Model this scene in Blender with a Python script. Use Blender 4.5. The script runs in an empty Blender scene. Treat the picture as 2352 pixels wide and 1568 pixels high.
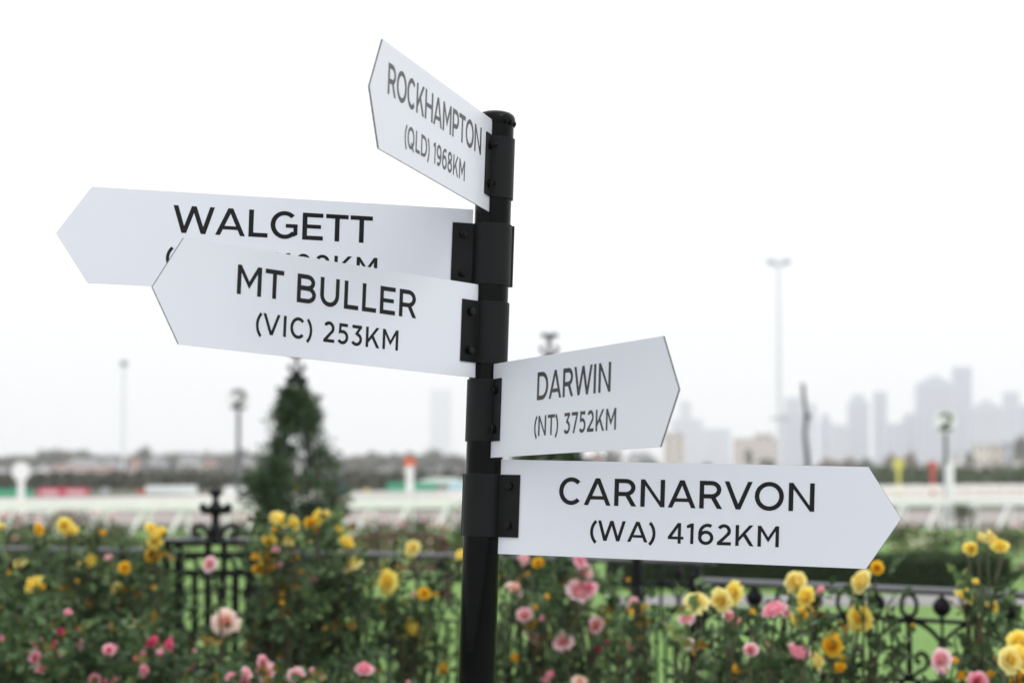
import bpy, bmesh, math, random
import numpy as np
from mathutils import Matrix, Vector, geometry

# ------------------------------------------------------------------ camera, sky, sun, exposure
scene = bpy.context.scene
COL = scene.collection
EYE = 1.65
F_MM = 79.107
PITCH = math.atan((1080 - 784) / (F_MM / 36 * 2352))
cam_data = bpy.data.cameras.new('camera')
cam = bpy.data.objects.new('camera', cam_data)
COL.objects.link(cam)
cam.location = (0, 0, EYE)
cam.rotation_euler = (math.pi / 2 + PITCH, 0, 0)
cam_data.sensor_width = 36
cam_data.lens = F_MM
cam_data.clip_start = 0.1
cam_data.clip_end = 20000
cam_data.dof.use_dof = True
cam_data.dof.focus_distance = 4.78
cam_data.dof.aperture_fstop = 3.7
scene.camera = cam

SUN_EL, SUN_AZ = math.radians(50), math.radians(140)     # azimuth measured from +Y towards +X
world = bpy.data.worlds.new('World')
scene.world = world
world.use_nodes = True
wn, wl = world.node_tree.nodes, world.node_tree.links
wn.clear()
w_out = wn.new('ShaderNodeOutputWorld')
w_bg = wn.new('ShaderNodeBackground')
w_sky = wn.new('ShaderNodeTexSky')
w_sky.sky_type = 'NISHITA'
w_sky.sun_disc = False
w_sky.sun_elevation = SUN_EL
w_sky.sun_rotation = SUN_AZ
w_sky.air_density = 2.0
w_sky.dust_density = 6.0
w_hsv = wn.new('ShaderNodeHueSaturation')
w_hsv.inputs['Saturation'].default_value = 0.12
w_hsv.inputs['Value'].default_value = 1.0
# an even overcast layer, brighter overhead than at the horizon
w_tc = wn.new('ShaderNodeTexCoord')
w_sep = wn.new('ShaderNodeSeparateXYZ')
w_map = wn.new('ShaderNodeMapRange')
w_map.inputs['From Min'].default_value = 0.0
w_map.inputs['From Max'].default_value = 1.0
w_map.inputs['To Min'].default_value = 10.7
w_map.inputs['To Max'].default_value = 20.5
w_ramp = wn.new('ShaderNodeVectorMath'); w_ramp.operation = 'SCALE'
w_ramp.inputs[0].default_value = (0.955, 0.975, 1.0)
w_mix = wn.new('ShaderNodeMix'); w_mix.data_type = 'RGBA'
w_mix.inputs[0].default_value = 0.8
wl.new(w_tc.outputs['Generated'], w_sep.inputs[0])
wl.new(w_sep.outputs['Z'], w_map.inputs['Value'])
wl.new(w_map.outputs['Result'], w_ramp.inputs['Scale'])
wl.new(w_sky.outputs[0], w_hsv.inputs['Color'])
wl.new(w_hsv.outputs[0], w_mix.inputs[6])
wl.new(w_ramp.outputs[0], w_mix.inputs[7])
wl.new(w_mix.outputs[2], w_bg.inputs['Color'])
w_bg.inputs['Strength'].default_value = 0.1
wl.new(w_bg.outputs[0], w_out.inputs['Surface'])

sun_data = bpy.data.lights.new('sun', 'SUN')
sun_data.energy = 0.5
sun_data.angle = math.radians(25)
sun_data.color = (1.0, 0.97, 0.93)
sun = bpy.data.objects.new('sun', sun_data)
COL.objects.link(sun)
sd = Vector((math.sin(SUN_AZ) * math.cos(SUN_EL), math.cos(SUN_AZ) * math.cos(SUN_EL), math.sin(SUN_EL)))
sun.rotation_euler = sd.to_track_quat('Z', 'Y').to_euler()
sun.location = (0, 0, 60)

scene.view_settings.view_transform = 'Standard'
scene.view_settings.look = 'None'
scene.view_settings.gamma = 1
scene.view_settings.use_curve_mapping = False
scene.view_settings.exposure = 0.28
scene.render.engine = 'CYCLES'
scene.cycles.use_denoising = True
scene.cycles.max_bounces = 8
scene.cycles.volume_bounces = 3
scene.cycles.transparent_max_bounces = 8
scene.cycles.caustics_reflective = False
scene.cycles.caustics_refractive = False

rng = np.random.default_rng(7)
random.seed(7)
FP = F_MM / 36 * 2352          # focal length in units of a 2352-wide picture

def at(x, y, Y):
    """world point at distance Y that stands where (x, y) of the 2352x1568 picture looks"""
    dx, dy = (x - 1176) / FP, (784 - y) / FP
    cp, sp = math.cos(PITCH), math.sin(PITCH)
    ry, rz = cp - dy * sp, sp + dy * cp
    k = Y / ry
    return Vector((dx * k, Y, EYE + rz * k))

# ------------------------------------------------------------------ helpers
def tag(o, label=None, cat=None, group=None, kind=None):
    if label: o['label'] = label
    if cat: o['category'] = cat
    if group: o['group'] = group
    if kind: o['kind'] = kind
    return o

def empty(name, loc=(0, 0, 0), rz=0.0, label=None, cat=None, group=None):
    o = bpy.data.objects.new(name, None)
    COL.objects.link(o)
    o.location = loc
    o.rotation_euler = (0, 0, rz)
    o.empty_display_size = 0.1
    return tag(o, label, cat, group)

class MB:
    """collects shapes; build() links them as one mesh object"""
    def __init__(self):
        self.v, self.f, self.m, self.n = [], [], [], 0
    def add(self, verts, faces, mat=0):
        b = self.n
        self.v.extend([tuple(p) for p in verts])
        self.f.extend([tuple(i + b for i in q) for q in faces])
        self.m.extend([mat] * len(faces))
        self.n += len(verts)
    def box(self, x0, x1, y0, y1, z0, z1, mat=0, M=None):
        vs = [Vector(p) for p in ((x0, y0, z0), (x1, y0, z0), (x1, y1, z0), (x0, y1, z0),
                                  (x0, y0, z1), (x1, y0, z1), (x1, y1, z1), (x0, y1, z1))]
        if M: vs = [M @ p for p in vs]
        self.add(vs, [(0, 3, 2, 1), (4, 5, 6, 7), (0, 1, 5, 4), (1, 2, 6, 5), (2, 3, 7, 6), (3, 0, 4, 7)], mat)
    def tube(self, pts, r, sides=6, mat=0, caps=True, flat=None):
        pts = [Vector(p) for p in pts]
        rs = r if isinstance(r, (list, tuple)) else [r] * len(pts)
        vs, fs = [], []
        up = Vector((0.13, 0.21, 0.97))
        for i, p in enumerate(pts):
            t = (pts[min(i + 1, len(pts) - 1)] - pts[max(i - 1, 0)])
            if t.length < 1e-9: t = Vector((0, 0, 1))
            t.normalize()
            a = t.cross(up)
            if a.length < 0.05: a = t.cross(Vector((1, 0, 0)))
            a.normalize(); b = a.cross(t)
            for k in range(sides):
                th = 2 * math.pi * k / sides
                vs.append(p + (a * math.cos(th) + b * math.sin(th)) * rs[i])
        n = len(pts)
        for i in range(n - 1):
            for k in range(sides):
                k2 = (k + 1) % sides
                fs.append((i * sides + k, i * sides + k2, (i + 1) * sides + k2, (i + 1) * sides + k))
        if caps:
            fs.append(tuple(range(sides))[::-1])
            fs.append(tuple((n - 1) * sides + k for k in range(sides)))
        self.add(vs, fs, mat)
    def lathe(self, prof, sides=24, mat=0, o=(0, 0, 0)):
        vs, fs = [], []
        for (r, z) in prof:
            for k in range(sides):
                th = 2 * math.pi * k / sides
                vs.append((o[0] + r * math.cos(th), o[1] + r * math.sin(th), o[2] + z))
        for i in range(len(prof) - 1):
            for k in range(sides):
                k2 = (k + 1) % sides
                fs.append((i * sides + k, i * sides + k2, (i + 1) * sides + k2, (i + 1) * sides + k))
        if prof[0][0] > 1e-5: fs.append(tuple(range(sides))[::-1])
        if prof[-1][0] > 1e-5: fs.append(tuple((len(prof) - 1) * sides + k for k in range(sides)))
        self.add(vs, fs, mat)
    def mesh(self, name, mats, smooth=False):
        me = bpy.data.meshes.new(name)
        me.from_pydata(self.v, [], self.f)
        for m in mats: me.materials.append(m)
        if len(mats) > 1: me.polygons.foreach_set('material_index', self.m)
        if smooth: me.polygons.foreach_set('use_smooth', [True] * len(self.f))
        me.update()
        return me
    def build(self, name, mats, parent=None, smooth=False):
        if not isinstance(mats, (list, tuple)): mats = [mats]
        return link(name, self.mesh(name, mats, smooth), parent)

def link(name, me, parent=None):
    o = bpy.data.objects.new(name, me)
    COL.objects.link(o)
    if parent: o.parent = parent
    return o

def auto_smooth(o, deg=35):
    me = o.data
    me.polygons.foreach_set('use_smooth', [True] * len(me.polygons))
    bm = bmesh.new(); bm.from_mesh(me)
    for e in bm.edges:
        if len(e.link_faces) == 2 and e.calc_face_angle(0) > math.radians(deg): e.smooth = False
    bm.to_mesh(me); bm.free()

# ------------------------------------------------------------------ materials
MATS = {}
def mat(name, col, rough=0.6, spec=0.5, metal=0.0, var=0.0, scale=8.0, bump=0.0, bscale=200.0, coat=0.0, col2=None, detail=4.0):
    m = bpy.data.materials.new(name); m.use_nodes = True
    nt = m.node_tree; b = nt.nodes['Principled BSDF']
    b.inputs['Roughness'].default_value = rough
    b.inputs['Specular IOR Level'].default_value = spec
    b.inputs['Metallic'].default_value = metal
    b.inputs['Coat Weight'].default_value = coat
    b.inputs['Base Color'].default_value = (*col, 1)
    tc = nt.nodes.new('ShaderNodeTexCoord')
    if var > 0 or col2:
        nz = nt.nodes.new('ShaderNodeTexNoise'); nz.inputs['Scale'].default_value = scale
        nz.inputs['Detail'].default_value = detail
        nt.links.new(tc.outputs['Object'], nz.inputs['Vector'])
        rp = nt.nodes.new('ShaderNodeValToRGB')
        rp.color_ramp.elements[0].position = 0.35; rp.color_ramp.elements[1].position = 0.65
        c2 = col2 if col2 else tuple(min(1, c * (1 + var)) for c in col)
        c1 = col if col2 else tuple(c * (1 - var) for c in col)
        rp.color_ramp.elements[0].color = (*c1, 1); rp.color_ramp.elements[1].color = (*c2, 1)
        nt.links.new(nz.outputs['Fac'], rp.inputs['Fac'])
        nt.links.new(rp.outputs['Color'], b.inputs['Base Color'])
    if bump > 0:
        n2 = nt.nodes.new('ShaderNodeTexNoise'); n2.inputs['Scale'].default_value = bscale
        nt.links.new(tc.outputs['Object'], n2.inputs['Vector'])
        bp = nt.nodes.new('ShaderNodeBump'); bp.inputs['Strength'].default_value = bump; bp.inputs['Distance'].default_value = 0.002
        nt.links.new(n2.outputs['Fac'], bp.inputs['Height'])
        nt.links.new(bp.outputs['Normal'], b.inputs['Normal'])
    MATS[name] = m
    return m

def leaf_mat(name, cols, rough=0.45, transl=0.25):
    """foliage: each leaf carries a random tint value that picks its own green"""
    m = bpy.data.materials.new(name); m.use_nodes = True
    nt = m.node_tree; b = nt.nodes['Principled BSDF']
    at_ = nt.nodes.new('ShaderNodeAttribute'); at_.attribute_name = 'tint'
    rp = nt.nodes.new('ShaderNodeValToRGB')
    el = rp.color_ramp.elements
    while len(el) < len(cols): el.new(0.5)
    for i, (p, c) in enumerate(cols):
        el[i].position = p; el[i].color = (*c, 1)
    nt.links.new(at_.outputs['Fac'], rp.inputs['Fac'])
    nt.links.new(rp.outputs['Color'], b.inputs['Base Color'])
    b.inputs['Roughness'].default_value = rough
    b.inputs['Specular IOR Level'].default_value = 0.18
    tr = nt.nodes.new('ShaderNodeBsdfTranslucent')
    nt.links.new(rp.outputs['Color'], tr.inputs['Color'])
    mx = nt.nodes.new('ShaderNodeMixShader'); mx.inputs[0].default_value = transl
    nt.links.new(b.outputs[0], mx.inputs[1]); nt.links.new(tr.outputs[0], mx.inputs[2])
    nt.links.new(mx.outputs[0], nt.nodes['Material Output'].inputs['Surface'])
    MATS[name] = m
    return m

def petal_mat(name, inner, outer):
    m = bpy.data.materials.new(name); m.use_nodes = True
    nt = m.node_tree; b = nt.nodes['Principled BSDF']
    tc = nt.nodes.new('ShaderNodeTexCoord')
    ln = nt.nodes.new('ShaderNodeVectorMath'); ln.operation = 'LENGTH'
    nt.links.new(tc.outputs['Object'], ln.inputs[0])
    rp = nt.nodes.new('ShaderNodeValToRGB')
    rp.color_ramp.elements[0].position = 0.14; rp.color_ramp.elements[0].color = (*inner, 1)
    rp.color_ramp.elements[1].position = 0.42; rp.color_ramp.elements[1].color = (*outer, 1)
    nt.links.new(ln.outputs['Value'], rp.inputs['Fac'])
    nt.links.new(rp.outputs['Color'], b.inputs['Base Color'])
    b.inputs['Roughness'].default_value = 0.6
    b.inputs['Specular IOR Level'].default_value = 0.25
    tr = nt.nodes.new('ShaderNodeBsdfTranslucent')
    nt.links.new(rp.outputs['Color'], tr.inputs['Color'])
    mx = nt.nodes.new('ShaderNodeMixShader'); mx.inputs[0].default_value = 0.42
    nt.links.new(b.outputs[0], mx.inputs[1]); nt.links.new(tr.outputs[0], mx.inputs[2])
    nt.links.new(mx.outputs[0], nt.nodes['Material Output'].inputs['Surface'])
    MATS[name] = m
    return m

M_white = mat('sign_white', (0.615, 0.635, 0.685), rough=0.28, spec=0.5, bump=0.02, bscale=900)
M_core = mat('sign_core', (0.012, 0.012, 0.013), rough=0.6)
M_letter = mat('sign_black', (0.005, 0.0055, 0.006), rough=0.28, spec=0.20)
M_pole = mat('pole_black', (0.001, 0.0011, 0.0013), rough=0.05, spec=0.10, bump=0.05, bscale=35)
M_clamp = mat('clamp_black', (0.005, 0.0053, 0.0057), rough=0.46, spec=0.15, bump=0.08, bscale=1500)
M_bolt = mat('bolt_black', (0.003, 0.003, 0.0033), rough=0.16, spec=0.16)
M_iron = mat('iron_black', (0.004, 0.0045, 0.0055), rough=0.4, spec=0.12, var=0.2, scale=30)
M_irong = mat('iron_gloss', (0.030, 0.030, 0.034), rough=0.38, spec=0.9, var=0.2, scale=30)
M_grass = mat('lawn_grass', (0.115, 0.205, 0.055), rough=0.85, spec=0.1, col2=(0.16, 0.265, 0.07), scale=1.6, detail=8)
M_field = mat('field_grass', (0.10, 0.105, 0.075), rough=0.9, spec=0.1, var=0.25, scale=0.05)
M_pave = mat('unseen_paving_grey', (0.34, 0.335, 0.33), rough=0.85, spec=0.2, var=0.1, scale=3, bump=0.3, bscale=90)
M_soil = mat('soil', (0.045, 0.03, 0.02), rough=0.95, spec=0.1, var=0.4, scale=12, bump=0.6, bscale=40)
M_path = mat('path_gravel', (0.25, 0.235, 0.24), rough=0.9, spec=0.1, var=0.12, scale=20)
M_track = mat('track_dirt', (0.30, 0.265, 0.245), rough=0.95, spec=0.1, var=0.15, scale=2)
M_sand = mat('track_sand', (0.46, 0.43, 0.39), rough=0.9, spec=0.1, var=0.05, scale=0.3)
M_rail = mat('rail_white', (0.80, 0.80, 0.79), rough=0.4, var=0.03, scale=3)
M_cream = mat('rail_cream', (0.78, 0.76, 0.72), rough=0.5, var=0.04, scale=2)
M_bark = mat('bark', (0.06, 0.045, 0.03), rough=0.9, var=0.3, scale=10)
M_stem = mat('rose_stem', (0.05, 0.07, 0.03), rough=0.7, col2=(0.08, 0.055, 0.03), scale=6)
M_bench = mat('bench_wood', (0.075, 0.026, 0.02), rough=0.6, var=0.25, scale=9)
M_leaf = leaf_mat('rose_leaf', [(0.0, (0.014, 0.030, 0.011)), (0.4, (0.046, 0.082, 0.032)), (0.75, (0.098, 0.165, 0.066)), (0.93, (0.17, 0.25, 0.08)), (1.0, (0.22, 0.13, 0.02))])
M_leaf2 = leaf_mat('shrub_leaf', [(0.0, (0.022, 0.030, 0.013)), (0.5, (0.048, 0.062, 0.026)), (0.85, (0.10, 0.125, 0.045)), (1.0, (0.15, 0.10, 0.05))])
M_hedge = leaf_mat('hedge_leaf', [(0.0, (0.015, 0.028, 0.010)), (0.6, (0.028, 0.055, 0.018)), (1.0, (0.05, 0.09, 0.025))])
M_tree = leaf_mat('tree_leaf', [(0.0, (0.022, 0.025, 0.016)), (0.6, (0.045, 0.047, 0.028)), (1.0, (0.10, 0.085, 0.05))])
M_treeg = leaf_mat('tree_leaf_green', [(0.0, (0.035, 0.055, 0.025)), (0.6, (0.06, 0.085, 0.035)), (1.0, (0.09, 0.12, 0.05))])
M_treeb = leaf_mat('tree_leaf_olive', [(0.0, (0.06, 0.05, 0.03)), (0.6, (0.11, 0.09, 0.05)), (1.0, (0.16, 0.13, 0.07))])
M_treeo = leaf_mat('tree_leaf_autumn', [(0.0, (0.13, 0.055, 0.025)), (0.6, (0.20, 0.09, 0.04)), (1.0, (0.22, 0.13, 0.06))])

PET = {
 'yellow': petal_mat('petal_yellow', (0.90, 0.64, 0.05), (0.93, 0.80, 0.20)),
 'golden': petal_mat('petal_golden', (0.84, 0.46, 0.015), (0.90, 0.60, 0.045)),
 'pale':   petal_mat('petal_pale', (0.88, 0.66, 0.12), (0.90, 0.82, 0.36)),
 'pink':   petal_mat('petal_pink', (0.80, 0.20, 0.30), (0.90, 0.50, 0.58)),
 'hot':    petal_mat('petal_hot', (0.66, 0.05, 0.15), (0.82, 0.15, 0.30)),
 'light':  petal_mat('petal_light', (0.84, 0.32, 0.36), (0.90, 0.66, 0.68)),
 'peach':  petal_mat('petal_peach', (0.86, 0.46, 0.34), (0.90, 0.74, 0.64)),
 'salmon': petal_mat('petal_salmon', (0.76, 0.20, 0.18), (0.86, 0.44, 0.42)),
 'crim':   petal_mat('petal_crimson', (0.32, 0.02, 0.06), (0.48, 0.07, 0.15)),
 'cream':  petal_mat('petal_cream', (0.86, 0.76, 0.50), (0.90, 0.85, 0.72)),
}

# ------------------------------------------------------------------ lettering (own geometric sans, cap height 1)
VS, HS = 0.176, 0.158
def rect(x0, y0, x1, y1): return [[(x0, y0), (x1, y0), (x1, y1), (x0, y1)]]
def arc(cx, cy, rx, ry, a0, a1, v=VS, h=HS, n=None):
    n = n or max(6, int(abs(a1 - a0) / 9))
    out = []
    for i in range(n):
        t0 = math.radians(a0 + (a1 - a0) * i / n); t1 = math.radians(a0 + (a1 - a0) * (i + 1) / n)
        q = [(cx + rx * math.cos(t0), cy + ry * math.sin(t0)), (cx + rx * math.cos(t1), cy + ry * math.sin(t1)),
             (cx + (rx - v) * math.cos(t1), cy + (ry - h) * math.sin(t1)), (cx + (rx - v) * math.cos(t0), cy + (ry - h) * math.sin(t0))]
        out.append(q)
    return out
def bowl(y0, y1, xm, w, v=VS, h=HS):
    cy, ry = (y0 + y1) / 2, (y1 - y0) / 2
    return rect(0, y0, xm, y0 + h) + rect(0, y1 - h, xm, y1) + arc(xm, cy, w - xm, ry, -90, 90, v, h)
def diag(x0, x1, hw=0.178): return [[(x0, 1), (x1, 0), (x1 + hw, 0), (x0 + hw, 1)]]
def stem(x): return rect(x, 0, x + VS, 1)
def mirror(polys, w): return [[(w - x, y) for x, y in p] for p in polys]
def rot180(polys, w): return [[(w - x, 1 - y) for x, y in p] for p in polys]

six = arc(.40, .333, .40, .348, 0, 360, n=36) + arc(.49, .50, .49, .515, 62, 186)
GL = {  # polygons, width, left bearing, right bearing
 'A': (diag(.455, 0) + mirror(diag(.455, 0), 1.088) + rect(.24, .215, .85, .345), 1.088, .02, .02),
 'B': (stem(0) + bowl(.446, 1, .46, .83) + bowl(0, .594, .48, .89), .89, .105, .06),
 'C': (arc(.5, .5, .5, .515, 44, 316), .94, .06, .05),
 'D': (stem(0) + bowl(0, 1, .44, .98), .98, .105, .06),
 'E': (stem(0) + rect(0, 0, .77, HS) + rect(0, 1 - HS, .765, 1) + rect(0, .428, .69, .572), .77, .105, .06),
 'G': (arc(.52, .5, .52, .515, 46, 322) + rect(.56, .405, 1.0, .545) + [[(.845, .08), (.845, .545), (1.0, .545), (1.0, .16)]], 1.0, .06, .07),
 'H': (stem(0) + stem(.775) + rect(0, .427, .94, .573), .94, .105, .105),
 'I': (stem(0), VS, .11, .11),
 'K': (stem(0) + [[(VS, .22), (VS, .43), (.70, 1), (.91, 1)]] + [[(.36, .52), (.50, .625), (.94, 0), (.735, 0)]], .94, .105, .02),
 'L': (stem(0) + rect(0, 0, .70, HS), .70, .105, .04),
 'M': (stem(0) + stem(.905) + [[(0, 1), (.17, 1), (.535, .465), (.535, .215)]] + mirror([[(0, 1), (.17, 1), (.535, .465), (.535, .215)]], 1.07), 1.07, .105, .105),
 'N': (stem(0) + stem(.785) + [[(0, 1), (.16, 1), (.95, 0), (.80, 0)]], .95, .105, .105),
 'O': (arc(.55, .5, .55, .515, 0, 360, n=44), 1.10, .06, .06),
 'P': (stem(0) + bowl(.33, 1, .45, .83), .83, .105, .04),
 'Q': (arc(.55, .5, .55, .515, 0, 360, n=44) + [[(.57, .24), (.67, .345), (1.07, .0), (.96, -.11)]], 1.10, .06, .06),
 'R': (stem(0) + bowl(.365, 1, .45, .84) + [[(.40, .44), (.60, .44), (.89, 0), (.69, 0)]], .89, .105, .04),
 'S': (arc(.40, .735, .37, .28, 35, 270) + arc(.40, .27, .39, .285, -140, 90), .79, .05, .05),
 'T': (rect(0, 1 - HS, .84, 1) + stem(.3375), .84, .035, .035),
 'U': (rect(0, .40, VS, 1) + rect(.91 - VS, .40, .91, 1) + arc(.455, .40, .455, .415, 180, 360), .91, .10, .10),
 'V': (diag(0, .446) + mirror(diag(0, .446), 1.07), 1.07, .015, .015),
 'W': (diag(0, .315, .172) + mirror(diag(.664, .315, .172), 1.5)[:0] + [[(.315, 0), (.487, 0), (.836, 1), (.664, 1)]] + [[(1.013, 0), (1.185, 0), (.836, 1), (.664, 1)]] + mirror(diag(0, .315, .172), 1.5), 1.5, .015, .015),
 '0': (arc(.42, .5, .42, .515, 0, 360, n=40), .84, .06, .06),
 '1': (rect(.21, 0, .375, 1) + [[(0, .885), (.035, .755), (.22, .81), (.22, 1)]], .375, .04, .11),
 '2': (arc(.365, .685, .36, .33, -42, 152) + [[(.497, .565), (.65, .50), (.24, .11), (.02, .13)]] + rect(.02, 0, .74, HS), .74, .05, .05),
 '3': (rect(.06, 1 - HS, .70, 1) + [[(.70, 1), (.70, .885), (.42, .545), (.23, .545), (.49, .865)]] + arc(.35, .313, .385, .328, -148, 92), .735, .04, .06),
 '4': (rect(.52, 0, .682, 1) + [[(.50, 1), (.682, 1), (.20, .325), (.0, .325)]] + rect(0, .205, .82, .34), .82, .03, .04),
 '5': (rect(.11, 1 - HS, .68, 1) + [[(.11, 1), (.27, 1), (.25, .56), (.09, .46)]] + arc(.345, .333, .39, .348, -145, 118), .735, .05, .06),
 '6': (six, .80, .06, .05),
 '7': (rect(.02, 1 - HS, .74, 1) + [[(.555, .88), (.74, .90), (.36, 0), (.175, 0)]], .74, .03, .03),
 '8': (arc(.405, .745, .35, .27, 0, 360, n=34) + arc(.405, .285, .40, .30, 0, 360, n=34), .81, .05, .05),
 '9': (rot180(six, .80), .80, .05, .06),
 '(': (arc(.80, .43, .80, .80, 132, 228, .16, .16), .33, .08, .0),
 ')': (mirror(arc(.80, .43, .80, .80, 132, 228, .16, .16), .33), .33, .0, .08),
 ' ': ([], .41, 0, 0),
}
GL['~'] = (arc(.39, .675, .39, .34, -40, 165, .19, .18) + [[(.48, .58), (.68, .46), (.32, .13), (.03, .16)]] + rect(.03, 0, .78, .18), .80, .05, .05)
GCACHE = {}
def glyph(ch):
    if ch in GCACHE: return GCACHE[ch]
    polys, w, lb, rb = GL[ch]
    if not polys:
        GCACHE[ch] = ([], [], w, lb, rb); return GCACHE[ch]
    vs, fs = [], []
    for p in polys:
        area = sum(p[i][0] * p[(i + 1) % len(p)][1] - p[(i + 1) % len(p)][0] * p[i][1] for i in range(len(p)))
        if area < 0: p = p[::-1]
        b = len(vs); vs += [Vector(q) for q in p]; fs.append(list(range(b, b + len(p))))
    r = geometry.delaunay_2d_cdt(vs, [], fs, 0, 1e-5)
    tris = [t for t, orig in zip(r[2], r[5]) if orig]
    GCACHE[ch] = ([tuple(p) for p in r[0]], [tuple(t) for t in tris], w, lb, rb)
    return GCACHE[ch]

def text_mesh(text, cap, width, depth, m):
    """solid lettering in the local XZ plane facing -Y, centred on x, baseline at z = 0"""
    adv, x = [], 0.0
    gl = [glyph(c) for c in text]
    ink = [0, 0]
    for i, g in enumerate(gl):
        x += g[3]; adv.append(x); x += g[2] + g[4]
    nat = adv[-1] + gl[-1][2] - adv[0]
    track = (width / cap - nat) / max(1, len(text) - 1)
    x0 = adv[0]
    words, mb, cur = [], MB(), ''
    for i, g in enumerate(gl):
        if not g[1]:
            words.append((cur, mb.mesh('lettering', [m]))); mb, cur = MB(), ''
            continue
        cur += text[i]
        ox = adv[i] - x0 + track * i
        P = [((ox + p[0]) * cap - width / 2, p[1] * cap) for p in g[0]]
        n = len(P)
        vs = [(p[0], -depth, p[1]) for p in P] + [(p[0], 0, p[1]) for p in P]
        fs = [t for t in g[1]]
        cnt = {}
        for t in g[1]:
            for a, b in ((t[0], t[1]), (t[1], t[2]), (t[2], t[0])): cnt[(a, b)] = 1
        for (a, b) in list(cnt):
            if (b, a) not in cnt: fs.append((b, a, a + n, b + n))
        mb.add(vs, fs)
    words.append((cur, mb.mesh('lettering', [m])))
    return words

# ------------------------------------------------------------------ ground
g = MB(); g.add([(-9000, -3000, 0), (9000, -3000, 0), (9000, 12000, 0), (-9000, 12000, 0)], [(0, 1, 2, 3)])
tag(g.build('ground', M_field), kind='structure')
def strip(name, m, pts, z):
    b = MB(); b.add([(x, y, z) for x, y in pts], [tuple(range(len(pts)))])
    return tag(b.build(name, m), kind='structure')
strip('lawn', M_grass, [(-60, 7.0), (70, 7.0), (70, 66), (-60, 60)], 0.004)
strip('unseen_paving', M_pave, [(-80, -80), (80, -80), (80, 7.0), (-80, 7.0)], 0.004)  # unseen pale paving, added to keep green ground bounce off the boards
strip('garden_bed', M_soil, [(-9, 8.0), (6, 7.5), (6, 9.9), (1.4, 11.0), (0.6, 14.1), (-9, 16.0)], 0.008)
strip('path', M_path, [(1.2, 28.0), (2.0, 27.6), (40, 27.6), (40, 29.8), (2.0, 29.8), (1.2, 29.4)], 0.008)
strip('racetrack', M_track, [(-200, 66), (260, 76), (260, 99), (-200, 86)], 0.004)
strip('sand_track', M_sand, [(-300, 98), (300, 118), (300, 215), (40, 182), (0, 150), (-25, 136), (-300, 128)], 0.004)

# ------------------------------------------------------------------ the signpost
CAL_PITCH, CAL_ROLL = math.radians(5.1134), math.radians(1.93394)
PX, PY, RAD = -0.0507, 4.8208, 0.0392
cp, sp = math.cos(CAL_PITCH), math.sin(CAL_PITCH)
r0, u0, w0 = Vector((1, 0, 0)), Vector((0, -sp, cp)), Vector((0, cp, sp))
cr, sr = math.cos(CAL_ROLL), math.sin(CAL_ROLL)
rr, uu = r0 * cr + u0 * sr, u0 * cr - r0 * sr
Cp = Matrix((rr, uu, w0))                                  # rows: camera axes seen from the leaning post
c2, s2 = math.cos(PITCH), math.sin(PITCH)
Cw = Matrix((Vector((1, 0, 0)), Vector((0, -s2, c2)), Vector((0, c2, s2)))).transposed()
LEAN = Cw @ Cp
def post_pt(v): return LEAN @ Vector(v) + Vector((0, 0, EYE))
axis = LEAN @ Vector((0, 0, 1))
top0 = post_pt((PX, PY, 0))
ZB = -top0.z / axis.z                                      # where the leaning axis meets the ground
base = post_pt((PX, PY, ZB))
post = empty('signpost', label='black pole carrying five white arrow boards with place names and distances', cat='signpost')
post.matrix_world = Matrix.Translation(base) @ LEAN.to_4x4()
bpy.context.view_layer.update()

pm = MB()
zt = 0.9036 - ZB
prof = [(RAD, -0.05)] + [(RAD * (1 + 0.0), zt * k / 12) for k in range(13)] + [(RAD, zt + 0.012)]
pm.lathe(prof, 64)
pole = pm.build('pole', M_pole, post); auto_smooth(pole)
cm = MB()
R2 = RAD + 0.0028
capz = zt - 0.001
cp_prof = [(RAD - 0.001, capz - 0.001), (R2, capz - 0.0012), (R2 + .0004, capz + 0.004), (R2, capz + 0.012), (R2 - .003, capz + 0.0185), (R2 - .009, capz + 0.0235), (R2 - .018, capz + 0.0265), (0.0, capz + 0.0285)]
cm.lathe(cp_prof, 64)
for k, (th, dz, w) in enumerate(((-40, .006, .010), (-22, .008, .006), (-8, .005, .009), (-62, .004, .012), (20, .005, .008))):   # drips of thick paint under the rim
    t = math.radians(th)
    p = (R2 * math.cos(t) * .995, R2 * math.sin(t) * .995, capz)
    cm.tube([(p[0], p[1], capz + .004), (p[0], p[1], capz - dz * .6), (p[0], p[1], capz - dz)], [w * .32, w * .25, .0006], 8)
capo = cm.build('post_cap', M_pole, post); auto_smooth(capo, 50)

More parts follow.
